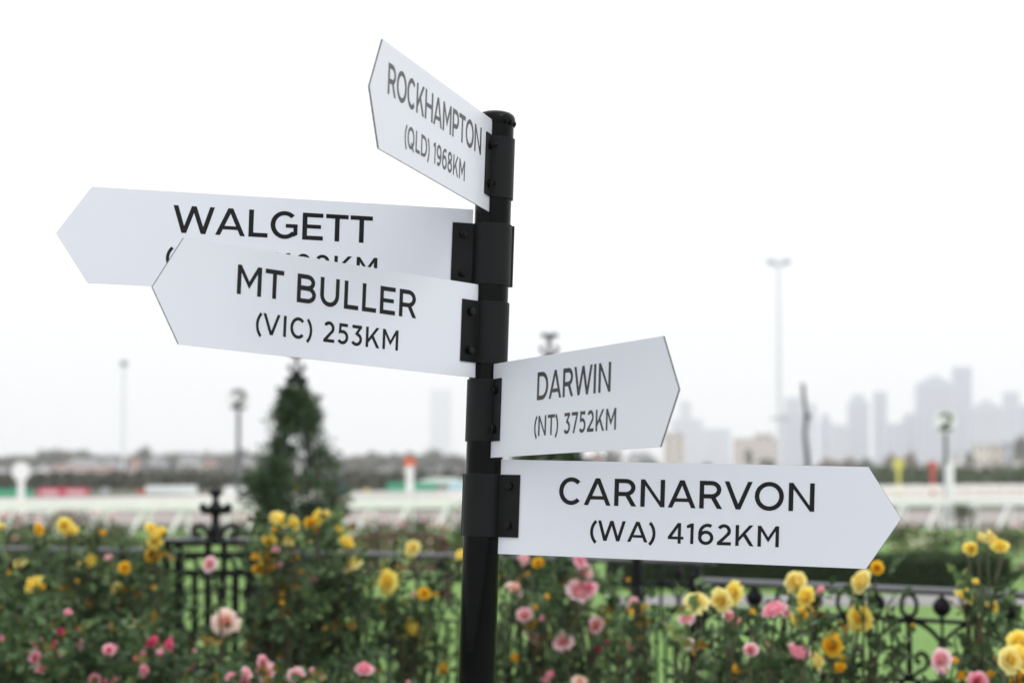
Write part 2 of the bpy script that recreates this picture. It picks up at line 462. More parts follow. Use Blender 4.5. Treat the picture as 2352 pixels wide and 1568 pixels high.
L_RECT, L_TIP, HB, TH = 0.8111, 0.0683, 0.200, 0.0030
BOARDS = [ # key, yaw, z, inner end, roll, rows(text, cap, width, centre u, baseline v), clamp z, nuts?, description
 ('rock', 256.16, .8054, .0340, -.5236, [('ROCKHAMPTON', .0577, .678, .465, .0083), ('(QLD) 1968KM', .0415, .4365, .468, -.0672)], .8039, True,
  'topmost white arrow board reading ROCKHAMPTON (QLD) 1968KM'),
 ('walg', 193.66, .6132, .0429, -.5517, [('WALGETT', .0575, .4226, .473, .0143), ('(NSW) 1102KM', .0415, .4465, .473, -.0578)], .6158, True,
  'white arrow board reading WALGETT, its lower line partly covered'),
 ('bull', 227.52, .4484, .0377, .0571, [('MT BULLER', .0570, .4890, .4685, .0090), ('(VIC) 253KM', .0415, .3870, .4675, -.0626)], .4469, False,
  'white arrow board reading MT BULLER (VIC) 253KM'),
 ('darw', -67.597, .2787, .0386, .1093, [('DARWIN', .0568, .3515, .4555, .0107), ('(NT) 3752KM', .0412, .3895, .4655, -.0622)], .2798, False,
  'white arrow board reading DARWIN (NT) 3752KM'),
 ('carn', -26.748, .0768, .0413, -.2438, [('CARNARVON', .0564, .5620, .4613, .0087), ('(WA) 4162KM', .0419, .4150, .4625, -.0642)], .0783, False,
  'lowest white arrow board reading CARNARVON (WA) 4162KM'),
]
def clamp_profile(n0, r, t, flange, opp, segs=26):
    inner = [(-(r + opp), n0), (-(r + .0030), n0)]
    e0 = math.asin(min(.9, (n0 + .0025) / r))
    for i in range(segs + 1):
        a = math.pi - e0 - (math.pi - 2 * e0) * i / segs
        inner.append((r * math.cos(a), r * math.sin(a)))
    inner += [(r + .0030, n0), (flange, n0)]
    P = [Vector(p) for p in inner]
    out = []
    for i, p in enumerate(P):
        a = P[max(i - 1, 0)]; b = P[min(i + 1, len(P) - 1)]
        d = (b - a).normalized(); nrm = Vector((-d.y, d.x))
        out.append(p + nrm * t)
    return P, out
for key, yaw, z, d0, roll, rows, cz, nuts, desc in BOARDS:
    y = math.radians(yaw)
    e1 = Vector((math.cos(y) * math.cos(math.radians(roll)), math.sin(y) * math.cos(math.radians(roll)), math.sin(math.radians(roll))))
    # normal towards the camera
    nh = Vector((-math.sin(y), math.cos(y), 0))
    s = -1 if nh.dot(Vector((-PX, -PY, -z))) < 0 else 1
    nv = nh * s
    e2 = nv.cross(e1) if nv.cross(e1).z > 0 else e1.cross(nv)
    # board-local axes: X = along the board (e1), Y = away from camera, Z = up
    B = Matrix((e1, -nv, e2)).transposed().to_4x4()
    B.translation = Vector((0, 0, z - ZB))
    b = MB()
    out = [(d0, -HB / 2), (d0 + L_RECT, -HB / 2), (d0 + L_RECT + L_TIP, 0), (d0 + L_RECT, HB / 2), (d0, HB / 2)]
    n = 5
    flip = e1.cross(-nv).dot(e2) < 0
    vs = [(u, -TH / 2, v) for u, v in out] + [(u, TH / 2, v) for u, v in out]
    b.add(vs, [tuple(range(n))], 0)
    b.f.append(tuple(range(n, 2 * n))[::-1]); b.m.append(0)
    for i in range(n):
        j = (i + 1) % n
        b.f.append((j, i, i + n, j + n)); b.m.append(1)
    bo = b.build('sign_board', [M_white, M_core], post)
    if flip: bo.data.flip_normals()
    bo.matrix_local = B
    bo['label'] = desc
    for text, cap, wid, uc, base_v in rows:
        right = e1.dot(rr) > 0          # text runs to the viewer's right
        X = Vector((1, 0, 0)) if right else Vector((-1, 0, 0))
        T = Matrix((X, Vector((0, 1, 0)), Vector((0, 0, 1)))).transposed().to_4x4()
        T.translation = Vector((uc, -TH / 2 - .00005, base_v))
        for wd, me in text_mesh(text, cap, wid, 0.0003, M_letter):
            lo = link('lettering', me, bo)
            lo.matrix_local = T
            lo['label'] = 'black lettering reading ' + wd
    # clamp: two bent plates round the pole that grip the board between their flanges
    FL, OPP, CH = 0.0885, 0.0085, 0.1325
    cb = MB()
    for side in (1, -1):
        inn, ou = clamp_profile(0.0018, RAD + .0006, .0030, FL, OPP)
        m_ = len(inn)
        ring = [(p.x, -p.y * side) for p in inn] + [(p.x, -p.y * side) for p in ou]
        vs = [(u, v, -CH / 2) for u, v in ring] + [(u, v, CH / 2) for u, v in ring]
        k = 2 * m_
        fs = []
        for i in range(m_ - 1):
            fs += [(i, i + 1, i + 1 + k, i + k), (m_ + i + 1, m_ + i, m_ + i + k, m_ + i + 1 + k),
                   (i, m_ + i, m_ + i + 1, i + 1), (i + k, i + 1 + k, m_ + i + 1 + k, m_ + i + k)]
        fs += [(0, k, m_ + k, m_), (m_ - 1, 2 * m_ - 1, 2 * m_ - 1 + k, m_ - 1 + k)]
        if side < 0: fs = [f[::-1] for f in fs]
        cb.add(vs, fs)
    co = cb.build('clamp', M_clamp, post)
    bmm = bmesh.new(); bmm.from_mesh(co.data); bmesh.ops.recalc_face_normals(bmm, faces=bmm.faces); bmm.to_mesh(co.data); bmm.free()
    auto_smooth(co, 40)
    Cm = Matrix((Vector((math.cos(y), math.sin(y), 0)), -nv, Vector((0, 0, 1)))).transposed().to_4x4()
    Cm.translation = Vector((0, 0, cz - ZB))
    co.matrix_local = Cm
    bv = co.modifiers.new('edge', 'BEVEL'); bv.width = .0006; bv.segments = 2; bv.limit_method = 'ANGLE'; bv.angle_limit = math.radians(50)
    for k, bz in enumerate((.0415, -.0415)):
        bb = MB()
        def hexa(y0, y1, r, rot, ch=.0008):
            pts = []
            for (yy, q) in ((y0, r), (y1 + ch, r), (y1, r - ch)):
                pts.append([(q * math.cos(rot + math.pi / 3 * i), yy, q * math.sin(rot + math.pi / 3 * i)) for i in range(6)])
            vs = [p for ring in pts for p in ring]
            fs = [(i + 6 * a, (i + 1) % 6 + 6 * a, (i + 1) % 6 + 6 * a + 6, i + 6 * a + 6) for a in (0, 1) for i in range(6)]
            bb.add(vs, fs + [tuple(range(12, 18))])
        def cyl(y0, y1, r, n=16):
            vs = [(r * math.cos(2 * math.pi * i / n), yy, r * math.sin(2 * math.pi * i / n)) for yy in (y0, y1) for i in range(n)]
            bb.add(vs, [(i, (i + 1) % n, (i + 1) % n + n, i + n) for i in range(n)] + [tuple(range(n, 2 * n))])
        f0 = -.0048
        rot = .25 + .8 * k + yaw
        cyl(f0 + .0006, f0 - .0012, .0100, 20)
        if nuts:
            hexa(f0 - .0012, f0 - .0090, .0092, rot, .001)
            for q in range(5): cyl(f0 - .0090 - q * .0016, f0 - .0101 - q * .0016, .0043, 14); cyl(f0 - .0098 - q * .0016, f0 - .0108 - q * .0016, .0038, 14)
        else:
            hexa(f0 - .0012, f0 - .0088, .0092, rot, .0013)
            cyl(f0 - .0087, f0 - .0091, .0058, 16)
        # far side
        hexa(-f0 + .0085, -f0 + .0002, .0080, rot)
        bo2 = bb.build('bolt', M_bolt, co)
        bmm = bmesh.new(); bmm.from_mesh(bo2.data); bmesh.ops.recalc_face_normals(bmm, faces=bmm.faces); bmm.to_mesh(bo2.data); bmm.free()
        bo2.location = (.0640, 0, bz)

# ------------------------------------------------------------------ wrought iron fence
def fbar(mb, a, b, w, h):
    a, b = Vector(a), Vector(b)
    d = (b - a); L = d.length; d.normalize()
    side = d.cross(Vector((0, 0, 1)))
    if side.length < .01: side = Vector((1, 0, 0))
    side.normalize(); up = side.cross(d)
    vs = [p + side * sx * w / 2 + up * sz * h / 2 for p in (a, b) for sx, sz in ((-1, -1), (1, -1), (1, 1), (-1, 1))]
    mb.add(vs, [(0, 1, 5, 4), (1, 2, 6, 5), (2, 3, 7, 6), (3, 0, 4, 7), (3, 2, 1, 0), (4, 5, 6, 7)])
PITCHF = 0.19
def spiral(cx, cz, r0, r1, a0, a1, n=12):
    return [(cx + (r0 + (r1 - r0) * i / n) * math.cos(a0 + (a1 - a0) * i / n), 0, cz + (r0 + (r1 - r0) * i / n) * math.sin(a0 + (a1 - a0) * i / n)) for i in range(n + 1)]
def one(mbfn, name, m=M_iron, smooth=False):
    b = MB(); mbfn(b); return b.mesh(name, [m], smooth)
ME_ring = one(lambda b: b.tube([(.046 * math.cos(2 * math.pi * i / 16), 0, .98 + .056 * math.sin(2 * math.pi * i / 16)) for i in range(17)], .012, 5, caps=False), 'ring')
def _ros(b):
    b.lathe([(.0, -.05), (.022, -.044), (.042, -.02), (.046, 0), (.042, .02), (.022, .044), (.0, .05)], 10, o=(0, 0, .98))
    b.tube([(0, 0, .915), (0, 0, 1.045)], .010, 5)
ME_ros = one(_ros, 'rosette')
ME_picket = one(lambda b: b.box(-.0115, .0115, -.010, .010, .127, .603), 'picket')
ME_long = one(lambda b: b.box(-.011, .011, -.010, .010, .617, .902), 'upright')
def _arch(b):
    L = []
    for i in range(9):
        t = i / 8
        L.append((-PITCHF * (1 - t) * (1 + .25 * t), 0, .80 + .105 * math.sin(t * math.pi / 2)))
    b.tube(L, .012, 4); b.tube([(-p[0], 0, p[2]) for p in L], .012, 4)
ME_arch = one(_arch, 'arch')
def _scroll(b):
    for s in (-1, 1):
        pts = [(s * .012, 0, .62), (s * .05, 0, .655)] + [(s * p[0], 0, p[2]) for p in spiral(.062, .715, .052, .012, -1.2, 4.6, 14)]
        b.tube(pts, .0125, 4)
ME_scroll = one(_scroll, 'scroll')
def _drop(b):
    b.tube([(0, 0, .905), (0, 0, .80)], .008, 5)
    b.lathe([(0, -.03), (.02, -.015), (.024, 0), (.016, .02), (0, .03)], 8, o=(0, 0, .79))
    b.tube([(0, 0, .77), (0, 0, .61)], .006, 5)
ME_drop = one(_drop, 'drop_bar')
def fence_run(p0, p1, label, posts=(1, 1)):
    p0, p1 = Vector((p0[0], p0[1], 0)), Vector((p1[0], p1[1], 0))
    d = p1 - p0; L = d.length
    t = empty('iron_fence', p0, math.atan2(d.y, d.x), label, 'fence', 'wrought iron fence runs round the rose bed')
    hr = MB()
    prof_ = [(-.028, -.012), (.028, -.012), (.030, .004), (.020, .020), (0, .026), (-.020, .020), (-.030, .004)]
    hr.add([(x_, py_, 1.05 + pz_) for x_ in (0, L) for py_, pz_ in prof_], [(i, (i + 1) % 7, (i + 1) % 7 + 7, i + 7) for i in range(7)] + [tuple(range(7))[::-1], tuple(range(7, 14))])
    hr.build('handrail', M_irong, t)
    for z, w, h in ((.91, .034, .020), (.61, .030, .018), (.12, .030, .018)):
        b = MB(); b.box(0, L, -w / 2, w / 2, z - h / 2, z + h / 2); b.build('rail', M_iron, t)
    n = max(2, int(round(L / (2 * PITCHF))))
    bay = L / n; sc = bay / (2 * PITCHF)
    def put(name, me, x):
        o = link(name, me, t); o.location = (x, 0, 0); o.scale = (sc, 1, 1)
    for i in range(n):
        c = bay * (i + .5)
        put('ring', ME_ring, c); put('arch', ME_arch, c); put('upright', ME_long, c); put('scroll', ME_scroll, c)
        if i > 0:
            put('rosette', ME_ros, bay * i); put('drop_bar', ME_drop, bay * i)
        for k in range(4):
            x = bay * (i + (k + .5) / 4) 
            put('picket', ME_picket, x)
    for q, x in zip(posts, (0, L)):
        if q:
            b = MB(); b.box(x - .032, x + .032, -.032, .032, 0, 1.085)
            b.lathe([(.028, 0), (.028, .012), (.012, .02), (.022, .04), (.012, .06), (0, .068)], 10, o=(x, 0, 1.085))
            b.build('fence_post', M_iron, t)
    return t
def gx(x, Y): return ((x - 1176) / FP * Y, Y)
fence_run(gx(-60, 17.2), gx(405, 16.75), 'iron fence run behind the yellow roses, left of the square pier', (1, 0))
fence_run(gx(602, 16.5), gx(1466, 15.0), 'long iron fence run crossing behind the pole between pier and corner post', (0, 1))
fence_run(gx(1476, 14.95), gx(1640, 14.7), 'short iron fence run between two thick posts under the lowest board', (0, 0))
fence_run(gx(1600, 12.2), gx(2480, 10.6), 'iron fence run with open scrolls, right of the post under the lowest board', (1, 1))
# square pier with a cross finial
pc = Vector((*gx(497, 16.6), 0))
pier = empty('fence_pier', pc, -.02, 'square black iron pier with flat cap and scrolled cross finial', 'fence pier')
for sx in (-1, 1):
    for sy in (-1, 1):
        b = MB(); b.box(sx * .315 - .033, sx * .315 + .033, sy * .26 - .028, sy * .26 + .028, 0, 1.11); b.build('corner_post', M_iron, pier)
b = MB(); b.box(-.40, .40, -.34, .34, 1.112, 1.150); b.build('cap_plate', M_iron, pier)
for sy in (-1, 1):
    for z in (1.03, .90, .45, .12):
        b = MB(); b.box(-.27, .27, sy * .26 - .012, sy * .26 + .012, z - .014, z + .014); b.build('rail', M_iron, pier)
    for k in range(5):
        x = -.2 + .1 * k
        b = MB(); b.box(x - .014, x + .014, sy * .26 - .010, sy * .26 + .010, .135, .885); b.build('picket', M_iron, pier)
    for x in (-.14, .14):
        b = MB()
        for s_ in (-1, 1):
            b.tube([(x + s_ * p[0], sy * .262, p[2]) for p in [(.01, 0, .47), (.05, 0, .55)] + spiral(.07, .72, .10, .02, -1.3, 4.8, 16)], .011, 4)
        b.tube([(x + .052 * math.cos(i * math.pi / 6), sy * .262, .965 + .05 * math.sin(i * math.pi / 6)) for i in range(13)], .010, 4)
        b.build('scroll', M_iron, pier)
b = MB(); b.box(-.075, -.03, -.03, .03, .0, 1.111); b.build('core_post', M_iron, pier)
b = MB(); b.box(.045, .085, -.03, .03, .0, 1.111); b.build('core_post', M_iron, pier)
fb = MB()
fb.lathe([(.085, 1.145), (.07, 1.165), (.040, 1.22), (.026, 1.30), (.040, 1.335), (.070, 1.365), (.042, 1.40), (.022, 1.43), (.024, 1.455), (.050, 1.475), (.052, 1.49), (.034, 1.512), (.0, 1.52)], 10)
for s_ in (-1, 1):
    fb.tube([(s_ * .02, 0, 1.362), (s_ * .05, 0, 1.352), (s_ * .085, 0, 1.362), (s_ * .105, 0, 1.405)], [.022, .028, .038, .024], 6)
    fb.tube([(s_ * .02, 0, 1.16), (s_ * .05, 0, 1.19)] + [(s_ * p[0], 0, p[2]) for p in spiral(.125, 1.20, .060, .018, 2.9, -2.6, 12)], .021, 5)
    fb.tube([(0, s_ * .02, 1.16), (0, s_ * .05, 1.19)] + [(0, s_ * p[0], p[2]) for p in spiral(.125, 1.20, .060, .018, 2.9, -2.6, 12)], .021, 5)
fb.build('finial', M_iron, pier, True)

# ------------------------------------------------------------------ foliage meshes
def leaf_mesh(name, P, D, size, tint, m, asp=0.62):
    """one small folded leaf per point: P points, D unit directions, size, tint"""
    n = len(P)
    R = rng.normal(size=(n, 3)); S = np.cross(D, R); S /= np.linalg.norm(S, axis=1)[:, None] + 1e-9
    N = np.cross(S, D)
    sz = size[:, None]
    w = sz * asp / 2
    v = np.empty((n, 5, 3))
    v[:, 0] = P
    v[:, 1] = P + D * sz * .45 + S * w + N * sz * .10
    v[:, 2] = P + D * sz
    v[:, 3] = P + D * sz * .45 - S * w + N * sz * .10
    v[:, 4] = P + D * sz * .5
    idx = np.array([[0, 4, 1], [1, 4, 2], [2, 4, 3], [3, 4, 0]])
    f = (idx[None] + (np.arange(n) * 5)[:, None, None]).reshape(-1, 3)
    me = bpy.data.meshes.new(name)
    me.vertices.add(n * 5); me.vertices.foreach_set('co', v.reshape(-1))
    me.loops.add(len(f) * 3); me.loops.foreach_set('vertex_index', f.reshape(-1).astype(np.int32))
    me.polygons.add(len(f)); me.polygons.foreach_set('loop_start', np.arange(len(f), dtype=np.int32) * 3)
    at_ = me.attributes.new('tint', 'FLOAT', 'POINT')
    at_.data.foreach_set('value', np.repeat(tint, 5).astype(np.float32))
    me.materials.append(m)
    me.update(calc_edges=True)
    return me

def sprays(C, D, leaf, m, name='foliage', tint_mean=None, odd_share=.035):
    """compound rose leaves: five leaflets on each spray"""
    n = len(C)
    R = rng.normal(size=(n, 3)); S = np.cross(D, R); S /= np.linalg.norm(S, axis=1)[:, None] + 1e-9
    P, DD, Z, T = [], [], [], []
    L = leaf * rng.uniform(.75, 1.25, n)
    tb = np.clip(rng.normal(.50, .22, n) if tint_mean is None else tint_mean + rng.normal(0, .15, n), 0, .97)
    odd = rng.random(n) < odd_share
    tb[odd] = 1.0
    for k, (a, s) in enumerate(((1.5, 0), (.9, 1), (.9, -1), (.35, 1), (.35, -1))):
        P.append(C + D * (L * a)[:, None])
        d = D * (1.0 if s == 0 else .45) + S * s * .9 + rng.normal(size=(n, 3)) * .25
        DD.append(d / np.linalg.norm(d, axis=1)[:, None]); Z.append(L * (1.1 if s == 0 else .95)); T.append(np.where(odd, 1.0, np.clip(tb + rng.normal(0, .06, n), 0, .97)))
    return leaf_mesh(name, np.concatenate(P), np.concatenate(DD), np.concatenate(Z), np.concatenate(T), m)

def unit(a): return a / (np.linalg.norm(a, axis=1)[:, None] + 1e-9)

# ------------------------------------------------------------------ rose blooms
def bloom_mesh(seed, op, rows):
    """a rose: rows of broad cupped petals wrapped round each other"""
    r = random.Random(seed)
    mb = MB()
    spec = [(3, .11, .42), (3, .20, .44), (4, .30, .43), (5, .39, .37), (6, .46, .29)][:rows]
    for q, (cnt, rad, hgt) in enumerate(spec):
        for i in range(cnt):
            th = 2 * math.pi * (i + .5 * (q % 2)) / cnt + r.uniform(-.25, .25)
            half = math.pi / cnt * r.uniform(1.15, 1.45)
            Rr = rad * r.uniform(.92, 1.08) * (1 + .10 * op * q / 4); H = hgt * r.uniform(.88, 1.1) * (1.15 - .25 * op * q / 4)
            curl = (.02 + .07 * op) * q / 4 * r.uniform(.6, 1.5)
            vs = []
            for a in range(5):
                s_ = a / 4
                rr_ = Rr * (.22 + .78 * math.sin(min(1, s_ * 1.05) * math.pi / 2)) + (curl if a == 4 else 0)
                for c in range(5):
                    u = (c - 2) / 2
                    hh = half * (1 - .38 * s_ ** 5) * (.55 + .45 * math.sin(math.pi * min(1, .25 + s_) * .5))
                    z = -.28 + H * 1.25 * s_ - .09 * u * u * s_ * s_ - (curl * .9 if a == 4 else 0) + r.uniform(-.008, .008)
                    rw = rr_ * (1 + .05 * u * u * s_) + r.uniform(-.006, .006)
                    vs.append((rw * math.cos(th + u * hh), rw * math.sin(th + u * hh), z))
            fs = [(a * 5 + c, a * 5 + c + 1, a * 5 + c + 6, a * 5 + c + 5) for a in range(4) for c in range(4)]
            mb.add(vs, fs)
    mb.lathe([(0, -.34), (.06, -.32), (.11, -.25), (.12, -.2), (0, -.19)], 7, mat=1)
    return mb
BLOOMS = {}
def bloom(kind, c):
    k = (kind, c)
    if k not in BLOOMS:
        BLOOMS[k] = bloom_mesh(kind * 11 + 3, (.3, .6, 1.0, 1.4, .8, .1, .9, .5, 1.2, .0)[kind], (5, 5, 5, 5, 4, 3, 5, 4, 5, 3)[kind]).mesh('rose_bloom', [PET[c], M_leaf], True)
    return BLOOMS[k]

# blooms: x, y (picture 2352 wide), width, colour
def quad(ox, oy, lst): return [(ox + x / 4, oy + y / 4, d / 4, c) for x, y, d, c in lst]
BL = quad(0, 1176.6, [
 (20, 122, 95, 'yellow'), (360, 158, 110, 'golden'), (590, 120, 125, 'yellow'), (655, 158, 125, 'yellow'), (610, 190, 80, 'pale'), (1395, 150, 120, 'yellow'), (1475, 195, 140, 'yellow'), (1430, 262, 120, 'yellow'), (1410, 380, 135, 'golden'),
 (178, 470, 130, 'pale'), (760, 490, 125, 'pale'), (830, 440, 105, 'yellow'), (1000, 415, 90, 'light'), (1140, 505, 105, 'golden'), (300, 655, 150, 'yellow'), (390, 680, 95, 'golden'), (1088, 700, 135, 'pale'),
 (628, 920, 80, 'pink'), (545, 1095, 92, 'hot'), (705, 1055, 75, 'salmon'), (345, 1200, 118, 'pink'), (518, 1212, 95, 'hot'), (735, 1205, 98, 'pink'), (328, 1330, 102, 'pink'), (578, 1290, 95, 'peach'), (392, 1420, 108, 'pink'),
 (1000, 1262, 100, 'pink'), (1052, 1232, 72, 'pink'), (1397, 1190, 122, 'hot'), (1555, 1210, 112, 'hot'), (1305, 1292, 88, 'pink'), (1238, 1345, 92, 'salmon'), (1472, 1285, 92, 'pink'), (1325, 1450, 115, 'pink'), (1755, 1392, 95, 'light'),
 (1937, 1395, 80, 'pink'), (1803, 1275, 85, 'pink'), (1710, 1230, 66, 'crim'), (1750, 1180, 60, 'crim'), (870, 1535, 115, 'pink'), (1060, 1540, 100, 'light'), (965, 1560, 80, 'pink'), (1922, 468, 125, 'light'), (2070, 1000, 205, 'peach'), (2265, 1470, 112, 'light'),
 (2150, 1520, 122, 'pink'), (2262, 1532, 112, 'pink'), (5, 1160, 75, 'pink'), (1970, 1515, 70, 'golden'), (600, 838, 68, 'golden'), (805, 835, 60, 'golden'), (1405, 690, 58, 'golden'), (455, 1268, 62, 'golden'), (945, 185, 55, 'golden'), (210, 830, 55, 'golden'), (700, 630, 55, 'golden'), (75, 550, 55, 'golden')]) \
 + quad(588, 1176.6, [
 (178, 40, 125, 'pale'), (245, 68, 130, 'yellow'), (200, 145, 135, 'golden'), (345, 95, 112, 'yellow'), (500, 98, 112, 'golden'), (560, 45, 105, 'yellow'), (640, 25, 110, 'pale'), (735, 140, 150, 'yellow'), (832, 275, 152, 'yellow'), (305, 245, 98, 'pale'),
 (120, 255, 145, 'yellow'), (255, 278, 72, 'golden'), (100, 390, 150, 'yellow'), (8, 400, 100, 'golden'), (145, 470, 112, 'golden'), (40, 520, 125, 'golden'), (195, 345, 92, 'light'), (215, 482, 72, 'light'), (510, 590, 112, 'light'), (880, 460, 160, 'pale'),
 (1200, 630, 182, 'yellow'), (1435, 325, 142, 'pale'), (1550, 745, 102, 'golden'), (1455, 755, 70, 'peach'), (875, 1045, 112, 'golden'), (1440, 1060, 182, 'yellow'), (1722, 1430, 114, 'golden'), (992, 1428, 142, 'pink'), (70, 1372, 100, 'pink'), (95, 1470, 142, 'light'),
 (370, 1500, 152, 'light'), (520, 1450, 66, 'pink'), (612, 1510, 62, 'pink'), (1390, 1560, 62, 'pink'), (380, 420, 62, 'golden'), (420, 540, 55, 'golden'), (1650, 750, 50, 'golden'), (335, 770, 60, 'golden'), (2210, 600, 60, 'golden'), (1895, 385, 110, 'yellow'), (875, 570, 48, 'golden'), (230, 820, 60, 'golden')]) \
 + quad(1176, 1176.6, [
 (115, 425, 132, 'light'), (240, 460, 96, 'golden'), (620, 435, 142, 'pink'), (655, 545, 182, 'light'), (625, 715, 190, 'light'), (690, 690, 120, 'pink'), (625, 790, 62, 'cream'), (25, 690, 115, 'peach'), (1115, 820, 98, 'light'), (1060, 880, 62, 'peach'), (1095, 915, 62, 'golden'),
 (1690, 815, 195, 'pale'), (1915, 810, 195, 'pale'), (2025, 735, 170, 'yellow'), (1605, 965, 155, 'light'), (2000, 945, 115, 'light'), (2045, 1020, 122, 'salmon'), (2200, 910, 92, 'golden'), (115, 940, 135, 'light'), (285, 970, 82, 'light'), (185, 1130, 140, 'light'),
 (470, 1175, 168, 'light'), (770, 1035, 152, 'light'), (320, 770, 66, 'golden'), (215, 870, 76, 'golden'), (190, 1030, 82, 'golden'), (1628, 1210, 112, 'cream'), (1090, 1225, 66, 'salmon'), (2195, 1258, 132, 'light'), (2070, 1432, 92, 'golden'), (785, 1255, 62, 'crim'),
 (985, 1345, 70, 'crim'), (870, 1200, 60, 'crim'), (355, 1495, 82, 'pink'), (300, 1545, 72, 'pink'), (620, 1545, 112, 'peach'), (35, 1225, 66, 'yellow'), (30, 1330, 82, 'golden'), (205, 1265, 110, 'golden'), (1230, 855, 48, 'golden'), (1060, 615, 48, 'golden')]) \
 + quad(1764, 1176.6, [
 (255, 640, 192, 'pale'), (345, 770, 172, 'yellow'), (485, 710, 82, 'pink'), (55, 890, 195, 'pink'), (165, 910, 105, 'light'), (315, 945, 182, 'yellow'), (845, 630, 178, 'pale'), (1000, 510, 112, 'golden'), (835, 960, 205, 'yellow'), (860, 1020, 110, 'golden'), (1812, 755, 182, 'yellow'),
 (1880, 800, 105, 'pale'), (1920, 640, 92, 'yellow'), (2055, 860, 135, 'yellow'), (1862, 330, 125, 'yellow'), (1960, 230, 120, 'pale'), (2055, 250, 135, 'pale'), (2130, 300, 130, 'yellow'), (2165, 350, 92, 'golden'), (1840, 372, 62, 'pale'), (275, 1282, 242, 'pink'),
 (450, 1362, 165, 'pale'), (580, 1212, 162, 'golden'), (690, 1330, 62, 'yellow'), (660, 1425, 132, 'golden'), (1580, 1345, 178, 'light'), (1602, 1450, 85, 'light'), (1710, 1358, 82, 'golden'), (1785, 1500, 115, 'golden'), (1925, 1545, 180, 'pink'), (2045, 1490, 92, 'golden'),
 (2310, 1180, 195, 'yellow'), (2235, 1345, 205, 'pale'), (2335, 1320, 225, 'yellow'), (2330, 1490, 205, 'golden'), (2090, 1340, 60, 'golden'), (1335, 1040, 45, 'golden'), (860, 845, 55, 'pale')])

# bushes: x, half width, top y, depth Y, sprays, colours, label
YEL, PNK = ('yellow', 'golden', 'pale'), ('pink', 'hot', 'light', 'peach', 'salmon', 'crim', 'cream')
BUSH = [
 (35, 120, 1262, 12.6, 620, YEL, 'dense yellow rose bush at the far left edge of the bed'),
 (190, 110, 1275, 13.0, 620, YEL, 'dense yellow rose bush under the paired yellow bloom, second from the left edge'),
 (330, 66, 1262, 12.8, 430, YEL, 'yellow rose bush with four blooms stacked left of the iron pier'),
 (95, 150, 1400, 10.6, 560, PNK, 'low pink rose bush with two columns of buds at lower left'),
 (290, 115, 1440, 10.4, 480, PNK, 'low pink rose bush with the two brightest pink blooms'),
 (480, 60, 1400, 11.6, 70, PNK, 'sparse rose bush before the iron pier, carrying one large pale peach bloom'),
 (655, 82, 1195, 12.4, 640, YEL, 'tall yellow rose bush with the densest bloom cluster, right of the iron pier'),
 (765, 85, 1210, 12.8, 560, YEL, 'tall yellow rose bush with three blooms in a falling line'),
 (600, 130, 1510, 10.2, 280, PNK, 'low rose bush with pale pink blooms at the bottom edge below the tall yellow bush'),
 (850, 110, 1480, 10.4, 240, PNK, 'low rose bush with one round pink bloom left of the black pole'),
 (930, 95, 1300, 12.9, 240, YEL, 'thin yellow rose bush with two big open blooms left of the pole'),
 (1190, 85, 1290, 11.9, 300, PNK, 'pale pink rose bush immediately right of the black pole'),
 (1325, 95, 1285, 11.8, 420, PNK, 'pink rose bush with three stacked blooms under the lowest board'),
 (1450, 80, 1385, 11.4, 150, PNK, 'thin pink rose bush before the dark corner post'),
 (1625, 105, 1350, 9.6, 200, PNK, 'pink rose bush with one cream bud right of the corner post'),
 (1660, 90, 1345, 9.2, 150, YEL, 'yellow rose bush with three pale blooms close together below the lowest board'),
 (1800, 115, 1330, 9.4, 330, YEL, 'mixed yellow rose bush under the arrow end of the lowest board'),
 (1810, 90, 1395, 9.0, 150, PNK, 'pink rose bush with the largest pink bloom'),
 (1975, 85, 1305, 9.6, 210, YEL, 'yellow rose bush with two tall blooms below the arrow tip'),
 (2250, 90, 1300, 9.5, 320, YEL, 'tall yellow rose bush with an arched cluster above the fence'),
 (2180, 85, 1480, 8.9, 190, PNK, 'pink rose bush with a half open bloom at lower right'),
 (2335, 60, 1440, 8.8, 200, YEL, 'yellow rose bush with very large blooms cut by the right edge'),
]
assign = [[] for _ in BUSH]
for (x, y, d, c) in BL:
    best, bi = 1e9, 0
    for i, (bx, hw, ty, Y, n, cs, lab) in enumerate(BUSH):
        s = abs(x - bx) / hw + (0 if c in cs else 1.3) + max(0, (ty - 25 - y)) / 40 + max(0, y - ty - 230) / 150
        if s < best: best, bi = s, i
    assign[bi].append((x, y, d, c))
rb = random.Random(5)
